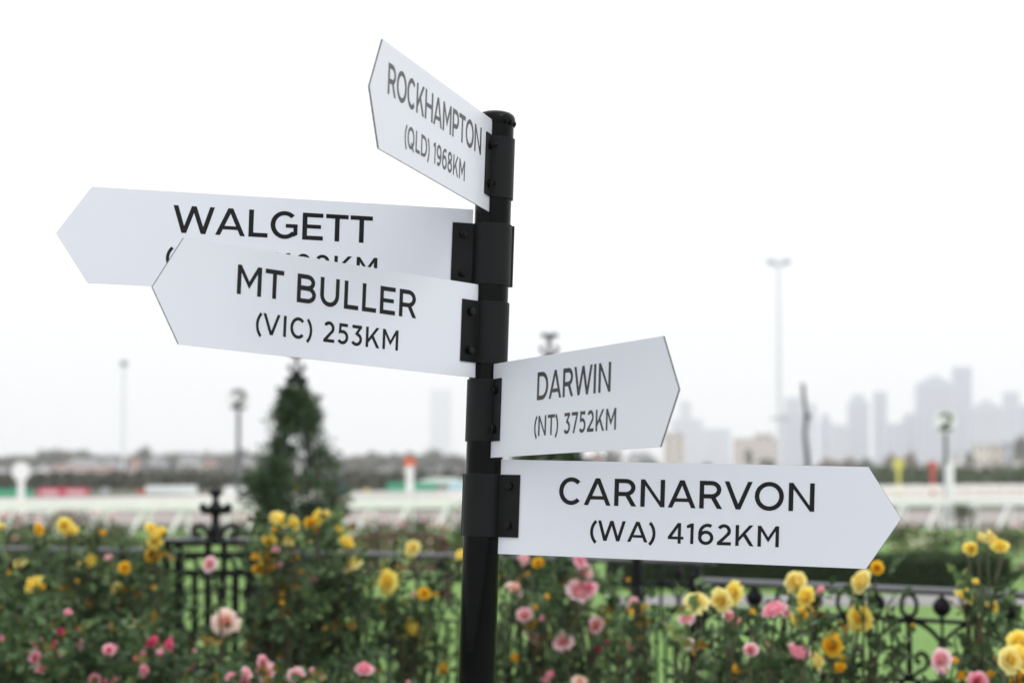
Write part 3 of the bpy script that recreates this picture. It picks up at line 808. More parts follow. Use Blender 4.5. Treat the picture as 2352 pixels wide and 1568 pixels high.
for i, (bx, hw, ty, Y, n, cs, lab) in enumerate(BUSH):
    p0 = at(bx, 1080, Y); base_p = Vector((p0.x, Y, 0))
    t = empty('rose_bush', base_p, 0, lab, 'rose bush', 'rose bushes in the bed before the fence')
    sm = MB(); heads = []
    for (x, y, d, c) in assign[i]:
        YY = Y - rb.uniform(.15, .45)
        P = at(x, y, YY) - base_p
        sz = d * YY / FP * rb.uniform(1.02, 1.14)
        kind = rb.choice((0, 1, 2, 3, 4, 6, 7, 8)) if d > 24 else rb.choice((5, 9, 0, 7))
        o = link('rose_bloom', bloom(kind, c), t)
        o.location = P
        o.scale = (sz * rb.uniform(.9, 1.1), sz * rb.uniform(.9, 1.1), sz * rb.uniform(.85, 1.25))
        el = rb.uniform(-15, 65); az = rb.uniform(-75, 75)
        dv = Vector((math.sin(math.radians(az)) * math.cos(math.radians(el)), -math.cos(math.radians(az)) * math.cos(math.radians(el)), math.sin(math.radians(el))))
        o.rotation_euler = (dv.to_track_quat('Z', 'Y') @ Matrix.Rotation(rb.uniform(0, 6.28), 3, 'Z').to_quaternion()).to_euler()
        heads.append((P - dv * sz * .25, dv))
    hw_m = hw * Y / FP; top_z = at(bx, ty, Y).z
    for k in range(int(6 + n / 60)):
        a = rb.uniform(-1, 1)
        P = Vector((a * hw_m * .9, rb.uniform(-.35, .35), top_z * (1 - .25 * a * a) * rb.uniform(.75, 1.0)))
        heads.append((P, Vector((rb.uniform(-.3, .3), 0, 1))))
    C, D = [], []
    for P, dv in heads:
        b0 = Vector((P.x * .25 + rb.uniform(-.08, .08), P.y * .3 + rb.uniform(-.08, .08), 0))
        bend = Vector((rb.uniform(-.08, .08), rb.uniform(-.08, .08), 0))
        pts = [b0.lerp(P, s) + bend * math.sin(s * math.pi) + Vector((0, 0, .10 * math.sin(s * math.pi))) for s in (0, .2, .4, .6, .8, .92, 1)]
        sm.tube(pts, [.009, .008, .007, .006, .005, .004, .0035], 5, caps=False)
        for q in range(7 if bx < 1100 else 4):
            s = rb.uniform(.35, .97); k = s * 6; 
            C.append(b0.lerp(P, s) + bend * math.sin(s * math.pi) + Vector((0, 0, .10 * math.sin(s * math.pi)))); D.append((rb.uniform(-1, 1), rb.uniform(-1, 1), rb.uniform(-.3, .8)))
    sm.build('stems', M_stem, t, True)
    m = int(n * (.50 if bx < 400 else .36 if n > 500 else .20 if bx < 1100 else .22 if bx < 1400 else .12))
    # leaf masses gather in loose clumps inside the bush volume
    ncl = max(6, m // 16)
    cc = np.stack([rng.uniform(-1, 1, ncl), rng.uniform(-1, 1, ncl), rng.uniform(0, 1, ncl) ** (.75 if n > 400 else .5)], 1)
    pick = rng.integers(0, ncl, m)
    q = cc[pick] + rng.normal(size=(m, 3)) * np.array([.17, .25, .11])
    zt_ = top_z * (1 - .16 * np.abs(q[:, 0]) ** 2)
    low = max(.22, top_z - 1.0)
    X = np.stack([q[:, 0] * hw_m, q[:, 1] * .32, low + (zt_ - low) * np.clip(q[:, 2], 0, 1.06)], 1)
    Dm = unit(rng.normal(size=(m, 3)) * np.array([1, 1, .7]) + np.stack([q[:, 0], q[:, 1], np.full(m, .25)], 1) * .8)
    Ca = np.array([tuple(c_) for c_ in C]); Da = unit(np.array(D))
    me = sprays(np.concatenate([X, Ca]), np.concatenate([Dm, Da]), .054, M_leaf)
    fo = link('foliage', me, t); fo['kind'] = 'stuff'

# low ground cover at the feet of the roses
m = 900
X = np.stack([rng.uniform(-3.2, 3.0, m), rng.uniform(8.2, 11.5, m), rng.uniform(.02, .42, m)], 1)
me = sprays(X, unit(rng.normal(size=(m, 3)) + np.array([0, 0, .6])), .034, M_leaf)
o = link('undergrowth', me); tag(o, 'dark green leafy growth low in the rose bed', 'undergrowth', kind='stuff')

# ------------------------------------------------------------------ hedge, bench, shrubs and obelisks beyond the fence
def hedge(x0, x1, Y, depth, h, label):
    a, b = at(x0, 1080, Y).x, at(x1, 1080, Y).x
    t = empty('box_hedge', ((a + b) / 2, Y + depth / 2, 0), 0, label, 'hedge')
    w = b - a
    bm_ = MB(); bm_.box(-w / 2 + .03, w / 2 - .03, -depth / 2 + .03, depth / 2 - .03, 0, h - .03); bm_.build('inner_mass', MATS['hedge_dark'], t)
    n = int((w * depth + 2 * w * h) * 900)
    P = np.stack([rng.uniform(-w / 2, w / 2, n), rng.uniform(-depth / 2, depth / 2, n), rng.uniform(0, h, n)], 1)
    face = rng.integers(0, 10, n)
    P[face < 5, 2] = h - np.abs(rng.normal(0, .015, (face < 5).sum()))
    P[(face >= 5) & (face < 9), 1] = -depth / 2 + np.abs(rng.normal(0, .015, ((face >= 5) & (face < 9)).sum()))
    P[face == 9, 0] = w / 2 - np.abs(rng.normal(0, .015, (face == 9).sum()))
    me = leaf_mesh('foliage', P, unit(rng.normal(size=(n, 3)) + [0, -.3, .4]), rng.uniform(.03, .055, n), rng.random(n), M_hedge)
    o = link('foliage', me, t); o['kind'] = 'stuff'
mat('hedge_dark', (0.018, 0.03, 0.012), rough=.9, spec=.1)
hedge(1400, 2322, 31.5, 2.2, .42, 'clipped box hedge on the lawn behind the right fence run')

bp = at(915, 1080, 28.4)
bench = empty('bench', (bp.x, 28.4, 0), .1, 'dark red slatted garden bench beyond the fence, left of the pole', 'bench')
for k in range(12):
    b = MB(); b.box(-.55 + k * .1 - .022, -.55 + k * .1 + .022, -.012, .012, .46, .80); b.build('slat', M_bench, bench)
b = MB(); b.tube([(-.62, 0, .78), (-.3, 0, .83), (0, 0, .86), (.3, 0, .83), (.62, 0, .78)], .03, 6); b.box(-.60, .60, -.02, .02, .42, .459); b.build('backrest_frame', M_bench, bench)
b = MB(); b.box(-.62, .62, -.5, -.04, .40, .43); b.build('seat', M_bench, bench)
for sx in (-1, 1):
    for yy in (-.47, .03):
        b = MB(); b.box(sx * .60 - .03, sx * .60 + .03, yy - .03, yy + .03, 0, .399 if yy < 0 else .78); b.build('leg', M_bench, bench)
    b = MB(); b.box(sx * .60 - .03, sx * .60 + .03, -.5, 0.0, .62, .66); b.build('armrest', M_bench, bench)

def shrub_protos():
    out = []
    for k in range(4):
        n = 950
        d = unit(rng.normal(size=(n, 3))); r = rng.uniform(.45, 1.0, n)[:, None]
        cl = unit(rng.normal(size=(9, 3))) * .45
        P = d * r * .62 + cl[rng.integers(0, 9, n)]
        P[:, 2] = P[:, 2] * .5 + .55
        P = P[P[:, 2] > .03]
        fol = leaf_mesh('foliage', P, unit(rng.normal(size=P.shape) + [0, 0, .3]), rng.uniform(.06, .11, len(P)), np.clip(rng.normal(.5, .22, len(P)), 0, 1), M_leaf2)
        st = MB()
        for q in range(7):
            a = rb.uniform(0, 6.28); st.tube([(0, 0, 0), (math.cos(a) * .2, math.sin(a) * .2, .4), (math.cos(a) * .5, math.sin(a) * .4, .85)], [.02, .014, .008], 4, caps=False)
        out.append((fol, st.mesh('stems', [M_stem])))
    return out
SHR = shrub_protos()
FB = {}
def far_flowers(c, k):
    if (c, k) not in FB:
        r = np.random.default_rng(hash(c) % 1000 + k if False else (sum(map(ord, c)) + k))
        n = 16
        P = unit(r.normal(size=(n, 3)) + [0, -.5, .35]) * np.array([.85, .7, .5]) + [0, 0, .55]
        me_v, me_f = [], []
        b = MB()
        for p in P:
            s = r.uniform(.045, .075)
            b.lathe([(0, -s * .7), (s * .8, -s * .35), (s, .1 * s), (s * .6, s * .6), (0, s * .5)], 7, o=p)
        FB[(c, k)] = b.mesh('blossoms', [PET[c]], True)
    return FB[(c, k)]
def shrub(x, ytop, Y, wpx, c, k, label):
    X = at(x, 1080, Y).x; h = at(x, ytop, Y).z
    t = empty('garden_shrub', (X, Y, 0), rb.uniform(-.5, .5), label, 'shrub', 'shrubs in the garden beyond the fence')
    w = wpx * Y / FP / 2
    for nm, me in (('foliage', SHR[k % 4][0]), ('stems', SHR[k % 4][1])) + ((('blossoms', far_flowers(c, k % 3)),) if c else ()):
        o = link(nm, me, t); o.scale = (w, w * .8, h)
        if nm != 'stems': o['kind'] = 'stuff'
SH = [ # x, top y, Y, width, flower colour
 (30, 1185, 38, 190, 'pink', 'brown-green shrub with pinkish flowers above the fence at the left edge'),
 (130, 1195, 30, 170, None, 'dark shrub behind the paired yellow bloom at left'),
 (235, 1182, 36, 170, 'light', 'shrub with pale flowers behind the fence, left of the stacked yellow blooms'),
 (160, 1172, 55, 150, 'light', 'far shrub with pale pink flowers under the red hoarding'),
 (430, 1205, 45, 110, None, 'low green shrub between the stacked yellow blooms and the iron pier'),
 (560, 1185, 40, 100, 'peach', 'shrub with peach flowers directly behind the cross finial'),
 (860, 1188, 38, 150, 'light', 'leafy shrub behind the bench, under the orange disc marker'),
 (960, 1185, 42, 150, 'pink', 'shrub with pink flowers right of the bench'),
 (1050, 1160, 34, 90, None, 'dark green shrub beside the pole under the white rails'),
 (1010, 1205, 33, 110, 'peach', 'low shrub with peach flowers beside the pole'),
 (2060, 1195, 46, 150, 'peach', 'shrub with peach flowers right of the lowest board tip'),
 (2160, 1215, 40, 150, 'cream', 'shrub with cream flowers behind the hedge'),
 (2100, 1235, 36, 130, 'cream', 'green shrub with white flowers along the hedge behind the arrow tip'),
 (2330, 1205, 44, 120, 'light', 'shrub with pale flowers at the right edge beyond the hedge'),
 (2270, 1215, 52, 140, 'pink', 'shrub behind the arched yellow rose cluster'),
 (2350, 1290, 34, 80, 'light', 'low shrub with pale pink flowers at the right end of the hedge'),
 (60, 1188, 33, 230, None, 'dark brown-green shrub at the left edge behind the fence rail'),
 (300, 1198, 34, 190, None, 'dark shrub behind the stacked yellow blooms at left'),
 (180, 1205, 28, 200, None, 'low dark shrub just behind the left fence rail'),
 (2280, 1225, 39, 150, None, 'green shrub behind the right end of the hedge'),
 (1700, 1240, 40, 200, 'peach', 'garden shrub hidden behind the lowest board'),
]
for k, (x, yt, Y, w, c, lab) in enumerate(SH): 
    if x != 1700: shrub(x, yt, Y, w, c, k, lab)
# a standard rose: small round head on a bare stem
sx = at(2208, 1080, 36)
t = empty('standard_rose', (sx.x, 36, 0), 0, 'small round-headed rose tree on a bare stem in front of the white rails', 'rose tree')
b = MB(); b.tube([(0, 0, 0), (.02, 0, .5), (0, 0, at(2208, 1180, 36).z)], .025, 6); b.build('trunk', M_bark, t)
o = link('crown', SHR[1][0], t); o.scale = (.30, .30, .42); o.location = (0, 0, at(2208, 1208, 36).z); o['kind'] = 'stuff'

def obelisk(x, Y, H, label, half, zmax=2.70):
    X = at(x, 1080, Y).x
    t = empty('rose_obelisk', (X, Y, 0), .3, label, 'climbing rose', 'rose obelisks beyond the fence')
    fr = MB()
    hb, ht, zl = half * .80, half * .20, H - .42
    for a in range(4):
        th = a * math.pi / 2 + .4
        pts = []
        for i in range(8):
            s = i / 7
            r = hb + (ht - hb) * s ** 1.25
            pts.append((r * math.cos(th), r * math.sin(th), zl * s))
        pts += [(.05 * math.cos(th), .05 * math.sin(th), H - .26)]
        fr.tube(pts, .021, 5)
        # outward curls near the top
        fr.tube([(.05 * math.cos(th), .05 * math.sin(th), H - .27), (.11 * math.cos(th), .11 * math.sin(th), H - .24), (.145 * math.cos(th), .145 * math.sin(th), H - .19), (.11 * math.cos(th), .11 * math.sin(th), H - .165)], .016, 5)
        fr.tube([(.02 * math.cos(th), .02 * math.sin(th), H - .06), (.07 * math.cos(th), .07 * math.sin(th), H - .015), (.12 * math.cos(th), .12 * math.sin(th), H - .02), (.11 * math.cos(th), .11 * math.sin(th), H - .06)], .016, 5)
        fr.tube([(.13 * math.cos(th), .13 * math.sin(th), H - .45), (.17 * math.cos(th), .17 * math.sin(th), H - .36), (.12 * math.cos(th), .12 * math.sin(th), H - .33)], .022, 5)
    for s in (.15, .4, .65, .85, 1.0):
        r = hb + (ht - hb) * s ** 1.25
        fr.tube([(r * math.cos(i * math.pi / 8), r * math.sin(i * math.pi / 8), zl * s) for i in range(17)], .010, 4, caps=False)
    fr.lathe([(.026, H - .45), (.044, H - .38), (.024, H - .30), (.022, H - .12), (.035, H - .07), (.035, H - .03), (0, H)], 8)
    fr.build('iron_frame', M_iron, t)
    n = 3400
    s = rng.uniform(0, .95, n) ** 1.15
    cl = rng.uniform(0, 1, (80, 2)); cl[:, 0] *= 1.02
    pk = rng.integers(0, 80, n)
    s = np.clip(cl[pk, 0] + rng.normal(0, .038, n), 0.08, 1.03); th = cl[pk, 1] * 2 * math.pi + rng.normal(0, .33, n)
    prof = np.interp(s * zl * 1.03, [0, .4, 1.3, 1.66, 1.97, 2.29, 2.61, 2.78, 2.9], [.26, .40, .48, .46, .35, .27, .16, .08, .02]) * half / .56
    prof = prof * (1 + .34 * np.sin(pk * 2.4)) 
    r = prof * np.sqrt(rng.uniform(.25, 1.1, n))
    P = np.stack([r * np.cos(th), r * np.sin(th), np.minimum(s * zl * 1.03, zmax - np.abs(rng.normal(0, .25, n)) * (s * zl * 1.03 > zmax))], 1)
    me = sprays(P, unit(np.stack([np.cos(th), np.sin(th), rng.normal(0, .5, n)], 1) + rng.normal(size=(n, 3)) * .5), .066, M_leaf, tint_mean=.33, odd_share=.01)
    o = link('foliage', me, t); o['kind'] = 'stuff'
    st = MB()
    for (dx, z0, L) in ((.25, 1.9, .45), (-.25, 1.6, .35), (.3, 1.2, .3)):
        sg = 1 if dx > 0 else -1
        st.tube([(dx, 0, z0), (dx + sg * L * .4, -.05, z0 + .12), (dx + sg * L * .8, -.08, z0 - .02), (dx + sg * L, -.1, z0 - .22)], .007, 4)
    st.build('stems', M_stem, t)
obelisk(680, 30, 3.22, 'dark green climbing rose on an iron obelisk left of the pole', .56)
obelisk(1262, 27, 3.30, 'climbing rose obelisk mostly hidden behind the DARWIN board, its iron tip showing', .56, 2.55)

# ------------------------------------------------------------------ racecourse rails, markers, hoardings
def rail_line(name, pts, z, hgt, thick, m, post_gap, label, slanted=True, slats=1):
    t = empty(name, (pts[0][0], pts[0][1], 0), 0, label, 'running rail')
    o0 = Vector((pts[0][0], pts[0][1], 0))
    Q = [Vector((p[0], p[1], 0)) - o0 for p in pts]
    for k in range(slats):
        b = MB()
        zc = z + hgt / 2 - (k + .5) * hgt / slats; hh = hgt / slats * (.9 if slats > 1 else 1)
        for a, c in zip(Q[:-1], Q[1:]): fbar(b, a + Vector((0, 0, zc)), c + Vector((0, 0, zc)), thick, hh)
        b.build('rail' if slats == 1 else 'slat', m, t)
    pmesh = MB()
    if slanted:
        pmesh.tube([(0, .0, 0), (.0, .0, z)], .055, 8)
        pmesh.tube([(-.45, -.30, 0), (-.1, -.08, z - .05)], .055, 8)
    else:
        pmesh.tube([(0, 0.06, 0), (0, 0.06, z)], .05, 6)
    pme = pmesh.mesh('rail_post', [m])
    for a, c in zip(Q[:-1], Q[1:]):
        L = (c - a).length; n = max(1, int(L / post_gap))
        for i in range(n):
            o = link('rail_post', pme, t); o.location = a.lerp(c, (i + .5) / n)
def gp(x, Y): return ((x - 1176) / FP * Y, Y)
rail_line('running_rail', [gp(-500, 54.2), gp(300, 56.7), gp(900, 60.4), gp(2200, 64.6), gp(2900, 67)], 0.755, .21, .20, M_rail, 1.05,
          'near white running rail with slanted posts along the track')
rail_line('running_rail', [gp(-300, 68), gp(300, 83), gp(900, 104), gp(1500, 127), gp(2200, 153), gp(2900, 175)], .50, .40, .12, M_cream, 3.0,
          'far cream-white panelled rail behind the near running rail', False, 3)

def disc_marker(x, y, Y, dpx, col_m, post_m, label, post_px=12, digit=None, low_m=None, dark_from=None, square=False):
    P = at(x, y, Y); r = dpx * Y / FP / 2
    t = empty('track_marker', (P.x, Y, 0), 0, label, 'track marker')
    pr = post_px * Y / FP / 2
    b = MB(); b.tube([(0, .05, 0), (0, .05, P.z - r * .55)], pr, 10); b.build('post', post_m, t)
    b = MB(); n = 28
    vs = [(r * math.cos(2 * math.pi * i / n), yy, P.z + r * math.sin(2 * math.pi * i / n)) for yy in (-.03, .03) for i in range(n)]
    b.add(vs, [(i, (i + 1) % n, (i + 1) % n + n, i + n) for i in range(n)] + [tuple(range(n)), tuple(range(n, 2 * n))[::-1]])
    b.build('disc', col_m, t)
    if digit:
        cap = r * 1.6; digit = '~'
        me = text_mesh(digit, cap, GL[digit][1] * cap, .01, M_digit)[0][1]
        o = link('numeral', me, t); o.location = (0, -.032, P.z - cap / 2); o['label'] = 'dark bold numeral 2'
    return t
M_digit = mat('numeral_green', (0.008, 0.012, 0.012), rough=.5)
M_wpost = mat('marker_white', (.8, .8, .8), rough=.5)
M_gpost = mat('marker_grey', (.10, .11, .12), rough=.5)
M_or = mat('marker_orange', (.62, .13, .06), rough=.5)
M_ye = mat('marker_yellow', (.50, .48, .09), rough=.5)
M_re = mat('marker_red', (.42, .035, .035), rough=.5)
disc_marker(548, 917, 95, 56, M_wpost, M_gpost, 'white disc numbered 2 on a grey pole left of the rose obelisk', 10, '2')
disc_marker(2172, 968, 66, 52, M_wpost, M_gpost, 'white disc numbered 2 on a short dark pole above a thick white post, at right', 9, '2')
P = at(2177, 1065, 65.8); b = MB(); b.tube([(P.x, 65.6, 0), (P.x, 65.6, P.z)], .135, 12); tag(b.build('white_post', M_wpost), 'thick white post beneath the right disc numbered 2', 'post')
disc_marker(48, 1082, 79, 42, M_wpost, M_wpost, 'plain white disc on a white post at the far left', 16)
disc_marker(941, 1062, 110, 28, M_or, M_wpost, 'orange disc on a white post left of the pole', 17)
disc_marker(2064, 1065, 152, 27, M_ye, M_ye, 'yellow disc on a yellow post above the right rails', 10)
disc_marker(2142, 1068, 155, 20, M_re, M_re, 'red disc on a red post right of the yellow one', 10)
# crooked dark pole
pp = [at(1856, 1180, 64), at(1855, 1064, 64), at(1849, 998, 64), at(1852, 956, 64), at(1846, 905, 64), at(1844, 880, 64)]
b = MB(); b.tube([Vector((pp[0].x, 64, 0))] + pp[1:], [.075, .07, .065, .06, .055, .05], 8)
kp = at(1857, 957, 63.9); b.lathe([(0, -.09), (.06, -.05), (.07, 0), (.05, .06), (0, .09)], 8, o=kp)
tag(b.build('crooked_pole', mat('pole_dark', (.03, .04, .042), rough=.7)), 'thin dark crooked pole with a knob above the lowest board', 'pole')

def board_thing(x0, x1, y0, y1, Y, m, label, cat='hoarding', panels=None, legs=True):
    a, c = at(x0, y0, Y), at(x1, y1, Y)
    zt_, zb_ = a.z, max(.02, c.z)
    w = c.x - a.x
    t = empty('hoarding', ((a.x + c.x) / 2, Y, 0), 0, label, cat, 'advertising hoardings along the far side of the track')
    b = MB(); b.box(-w / 2, w / 2, -.06, .06, zb_, zt_); b.build('panel', m, t)
    for (u0, u1, v0, v1, pm_) in (panels or []):
        b = MB(); b.box(-w / 2 + u0 * w, -w / 2 + u1 * w, -.085, -.062, zb_ + v0 * (zt_ - zb_), zb_ + v1 * (zt_ - zb_)); b.build('print_panel', pm_, t)
    for k in (-.42, .42):
        b = MB(); b.box(k * w - .06, k * w + .06, .065, .18, 0, zt_ - .05); b.build('leg', M_gpost, t)
M_hg = mat('hoard_green', (.03, .36, .19), rough=.5); M_hr = mat('hoard_red', (.62, .04, .09), rough=.5); M_hw = mat('hoard_white', (.72, .74, .74), rough=.5)
M_hb = mat('hoard_blue', (.12, .25, .60), rough=.5); M_hl = mat('hoard_lightblue', (.45, .66, .78), rough=.5); M_hgr = mat('hoard_grey', (.42, .44, .46), rough=.6)
M_roofg = mat('shed_roof', (.34, .40, .36), rough=.6); M_hy = mat('hoard_yellow', (.75, .55, .15), rough=.5); M_hp = mat('hoard_pink', (.75, .45, .50), rough=.5)
board_thing(-60, 72, 1122, 1143, 139, M_hg, 'green hoarding below the plain white disc at far left')
board_thing(88, 203, 1120, 1139, 139, M_hr, 'red hoarding with pale pink panels at left', panels=[(.06, .40, .12, .72, M_hp), (.56, .94, .12, .72, M_hp)])
board_thing(335, 452, 1115, 1133, 139, M_hw, 'long white hoarding right of the thin light mast', panels=[(.1, .9, .25, .6, mat('hoard_pale', (.62, .70, .72), rough=.5))])
board_thing(515, 572, 1117, 1137, 139, M_hw, 'short white hoarding behind the left numbered pole')
board_thing(318, 331, 1123, 1134, 139, M_or, 'small orange board beside the long white hoarding')
board_thing(232, 250, 1120, 1136, 139, M_hgr, 'small grey board left of the thin light mast')
board_thing(774, 794, 1114, 1127, 156, M_hb, 'small blue board right of the rose obelisk')
board_thing(836, 850, 1122, 1133, 156, M_hy, 'small yellow board between blue board and green hoarding')
board_thing(889, 1003, 1108, 1127, 156, M_hg, 'green hoarding behind the orange disc marker')
board_thing(1030, 1100, 1108, 1128, 156, M_hl, 'pale blue board beside the pole')
board_thing(2014, 2042, 1103, 1116, 190, M_hw, 'small white board between the lowest board and the yellow disc')
board_thing(2195, 2262, 1104, 1114, 190, M_hw, 'low white board right of the thick white post')

def mast(x, ytop, Y, r, label, arm=None, head=1.0):
    P = at(x, ytop, Y)
    t = empty('floodlight_mast', (P.x, Y, 0), 0, label, 'floodlight mast')
    b = MB(); b.tube([(0, 0, 0), (0, 0, P.z * .5), (0, 0, P.z - .4)], [r * 1.15, r, r * .8], 10); b.build('pole', M_mast, t)
    b = MB(); b.box(-head, head, -.25, .25, P.z - .4, P.z - .1)
    for k in (-1, -.5, .5, 1): b.box(k * head - .28, k * head + .28, -.4, -.26, P.z - .3, P.z + .55)
    b.build('lamp_head', M_mastd, t)
    if arm:
        z = at(x, arm, Y).z
        b = MB(); b.box(-1.35, 1.35, -.12 - r, .12 - r, z - .18, z + .18); b.build('cross_arm', M_mastd, t)
M_mast = mat('mast_steel', (.72, .74, .76), rough=.5, metal=.0); M_mastd = mat('mast_dark', (.45, .48, .50), rough=.6)
mast(285, 836, 420, .26, 'thin pale floodlight mast against the sky at left', None, .42)
mast(1788, 603, 330, .30, 'tall pale floodlight mast with a cross arm, right of the DARWIN board', 961, 1.5)

# ------------------------------------------------------------------ trees, houses, city
def tree_protos(m, seed):
    r = np.random.default_rng(seed); out = []
    for k in range(3):
        n = 520
        cl = unit(r.normal(size=(13, 3))) * np.array([.62, .62, .5]) * r.uniform(.5, 1, (13, 1))
        P = cl[r.integers(0, 13, n)] + unit(r.normal(size=(n, 3))) * r.uniform(.15, .38, (n, 1))
        P[:, 2] = P[:, 2] * .62 + .62
        P = P[P[:, 2] > .12]
        me = leaf_mesh('crown', P, unit(r.normal(size=P.shape)), r.uniform(.12, .2, len(P)), np.clip(r.normal(.5, .25, len(P)), 0, 1), m, .8)
        b = MB(); b.tube([(0, 0, 0), (.03, 0, .3), (0, .02, .7)], [.06, .045, .02], 6)
        for q in range(4):
            a = q * 1.6 + k; b.tube([(.02, 0, .25), (.25 * math.cos(a), .25 * math.sin(a), .5), (.5 * math.cos(a), .5 * math.sin(a), .75)], [.03, .02, .008], 4)
        out.append((me, b.mesh('trunk', [M_bark])))
    return out
TP = {'dark': tree_protos(M_tree, 1), 'green': tree_protos(M_treeg, 2), 'autumn': tree_protos(M_treeo, 3), 'olive': tree_protos(M_treeb, 4)}
def tree(x, ytop, Y, wpx, kind, k, label, group):
    P = at(x, ytop, Y); w = wpx * Y / FP / 2
    t = empty('tree', (P.x, Y, 0), k * 1.3, label, 'tree', group)
    for nm, me in (('crown', TP[kind][k % 3][0]), ('trunk', TP[kind][k % 3][1])):
        o = link(nm, me, t); o.scale = (w, w, P.z)
        if nm == 'crown': o['kind'] = 'stuff'
LEFT_T = [(-20, 1046, 110), (35, 1044, 90), (75, 1036, 80), (118, 1030, 80), (150, 1040, 60), (185, 1034, 85), (215, 1040, 60), (250, 1043, 70), (290, 1046, 60), (322, 1034, 60), (332, 1025, 44), (372, 1038, 70), (405, 1041, 70), (440, 1037, 70), (480, 1036, 80), (520, 1040, 70), (560, 1036, 70), (600, 1040, 80), (640, 1042, 80), (710, 1044, 90), (760, 1045, 80),
          (790, 1048, 70), (825, 1042, 70), (860, 1035, 70), (905, 1040, 80), (950, 1042, 70), (990, 1032, 70), (1030, 1042, 80), (1075, 1048, 80), (1130, 1046, 80)]
TREE_AT = ['at the far left edge', 'above the plain white disc', 'right of the plain white disc', 'above the left end of the red hoarding', 'above the long cream house',
 'rounded and highest above the red hoarding', 'over the right end of the red hoarding', 'over the brick house', 'directly left of the thin mast', 'directly right of the thin mast',
 'low behind the small brick house', 'pointed and dark right of the small brick house', 'over the grey house', 'between grey and whitish houses', 'behind the whitish house', 'over the beige house', 'left of the numbered pole',
 'right of the numbered pole', 'touching the left side of the rose obelisk', 'partly behind the rose obelisk', 'behind the centre of the rose obelisk', 'at the right side of the rose obelisk',
 'over the blue board', 'over the small beige house', 'tallest between obelisk and orange disc', 'left of the orange disc', 'behind the orange disc', 'over the green hoarding, right of the orange disc',
 'over the pale blue board', 'nearest to the pole on its left']
for k, (x, y, w) in enumerate(LEFT_T):
    kind = ('dark', 'olive', 'green', 'dark', 'green', 'olive', 'dark')[k % 7]
    if k == 11 or k == 10: kind = 'dark'
    word = {'dark': 'grey-green', 'green': 'green', 'olive': 'olive-brown'}[kind]
    tree(x, y, 760 + (k * 37) % 90, w * 1.15, kind, k, word + ' skyline tree ' + TREE_AT[k], 'trees along the far skyline left of the pole')
for k, (x, y, w, kind, lab) in enumerate([
    (1905, 1056, 80, 'autumn', 'orange autumn tree beyond the upper edge of the lowest board'), (1945, 1053, 70, 'autumn', 'orange autumn tree left of the yellow disc, farther right of two'),
    (2048, 1042, 44, 'autumn', 'rusty tree peeping up behind the yellow disc'), (2090, 1040, 50, 'autumn', 'rusty tree peeping up between the yellow and red discs'),
    (1410, 1030, 60, 'dark', 'grey tree just below the DARWIN board'), (1490, 1052, 70, 'green', 'green tree between the DARWIN and lowest boards'),
    (1720, 1030, 26, 'dark', 'small dark tree before the beige block'), (1760, 1052, 60, 'dark', 'low dark tree beside the tall mast'),
    (1990, 1050, 60, 'green', 'green tree left of the yellow disc'), (2345, 1000, 50, 'dark', 'tall dark tree at the right edge of the skyline'), (2225, 1035, 30, 'dark', 'small dark tree left of the cream houses')]):
    tree(x, y, 700, w, kind, k, lab, None)
# shrub belts in front of the houses
def belt(name, segs, label, m, n=9000):
    P = []
    tot = sum((s[1] - s[0]) for s in segs)
    for (x0, x1, yt, Y) in segs:
        k = int(n * (x1 - x0) / tot)
        xs = rng.uniform(x0, x1, k)
        top = np.array([at(x_, yt, Y).z for x_ in (x0, x1)]).mean()
        bump = .62 + .25 * np.sin(xs * .11 + x0) + .13 * np.sin(xs * .31)
        zz = rng.uniform(0, 1, k) ** .6 * top * np.clip(bump + .15, .4, 1.05)
        P.append(np.stack([(xs - 1176) / FP * Y, Y + rng.uniform(-9, 12, k), zz], 1))
    P = np.concatenate(P)
    me = leaf_mesh('treeline', P, unit(rng.normal(size=P.shape)), rng.uniform(.5, 1.2, len(P)), np.clip(rng.normal(.45, .25, len(P)), 0, 1), m, .9)
    o = link(name, me); tag(o, label, 'trees', kind='stuff')
belt('treeline', [(-200, 1200, 1098, 200), (-200, 1200, 1090, 420), (-200, 1200, 1095, 300), (330, 620, 1070, 480), (760, 1120, 1056, 560)], 'low dark belt of bushes behind the hoardings at left', M_tree, 14000)
belt('treeline', [(1300, 2600, 1088, 190), (1300, 2600, 1078, 430), (1980, 2600, 1066, 560), (2230, 2600, 1080, 380)], 'dark green belt of trees behind the white rails at right', M_treeg, 13000)

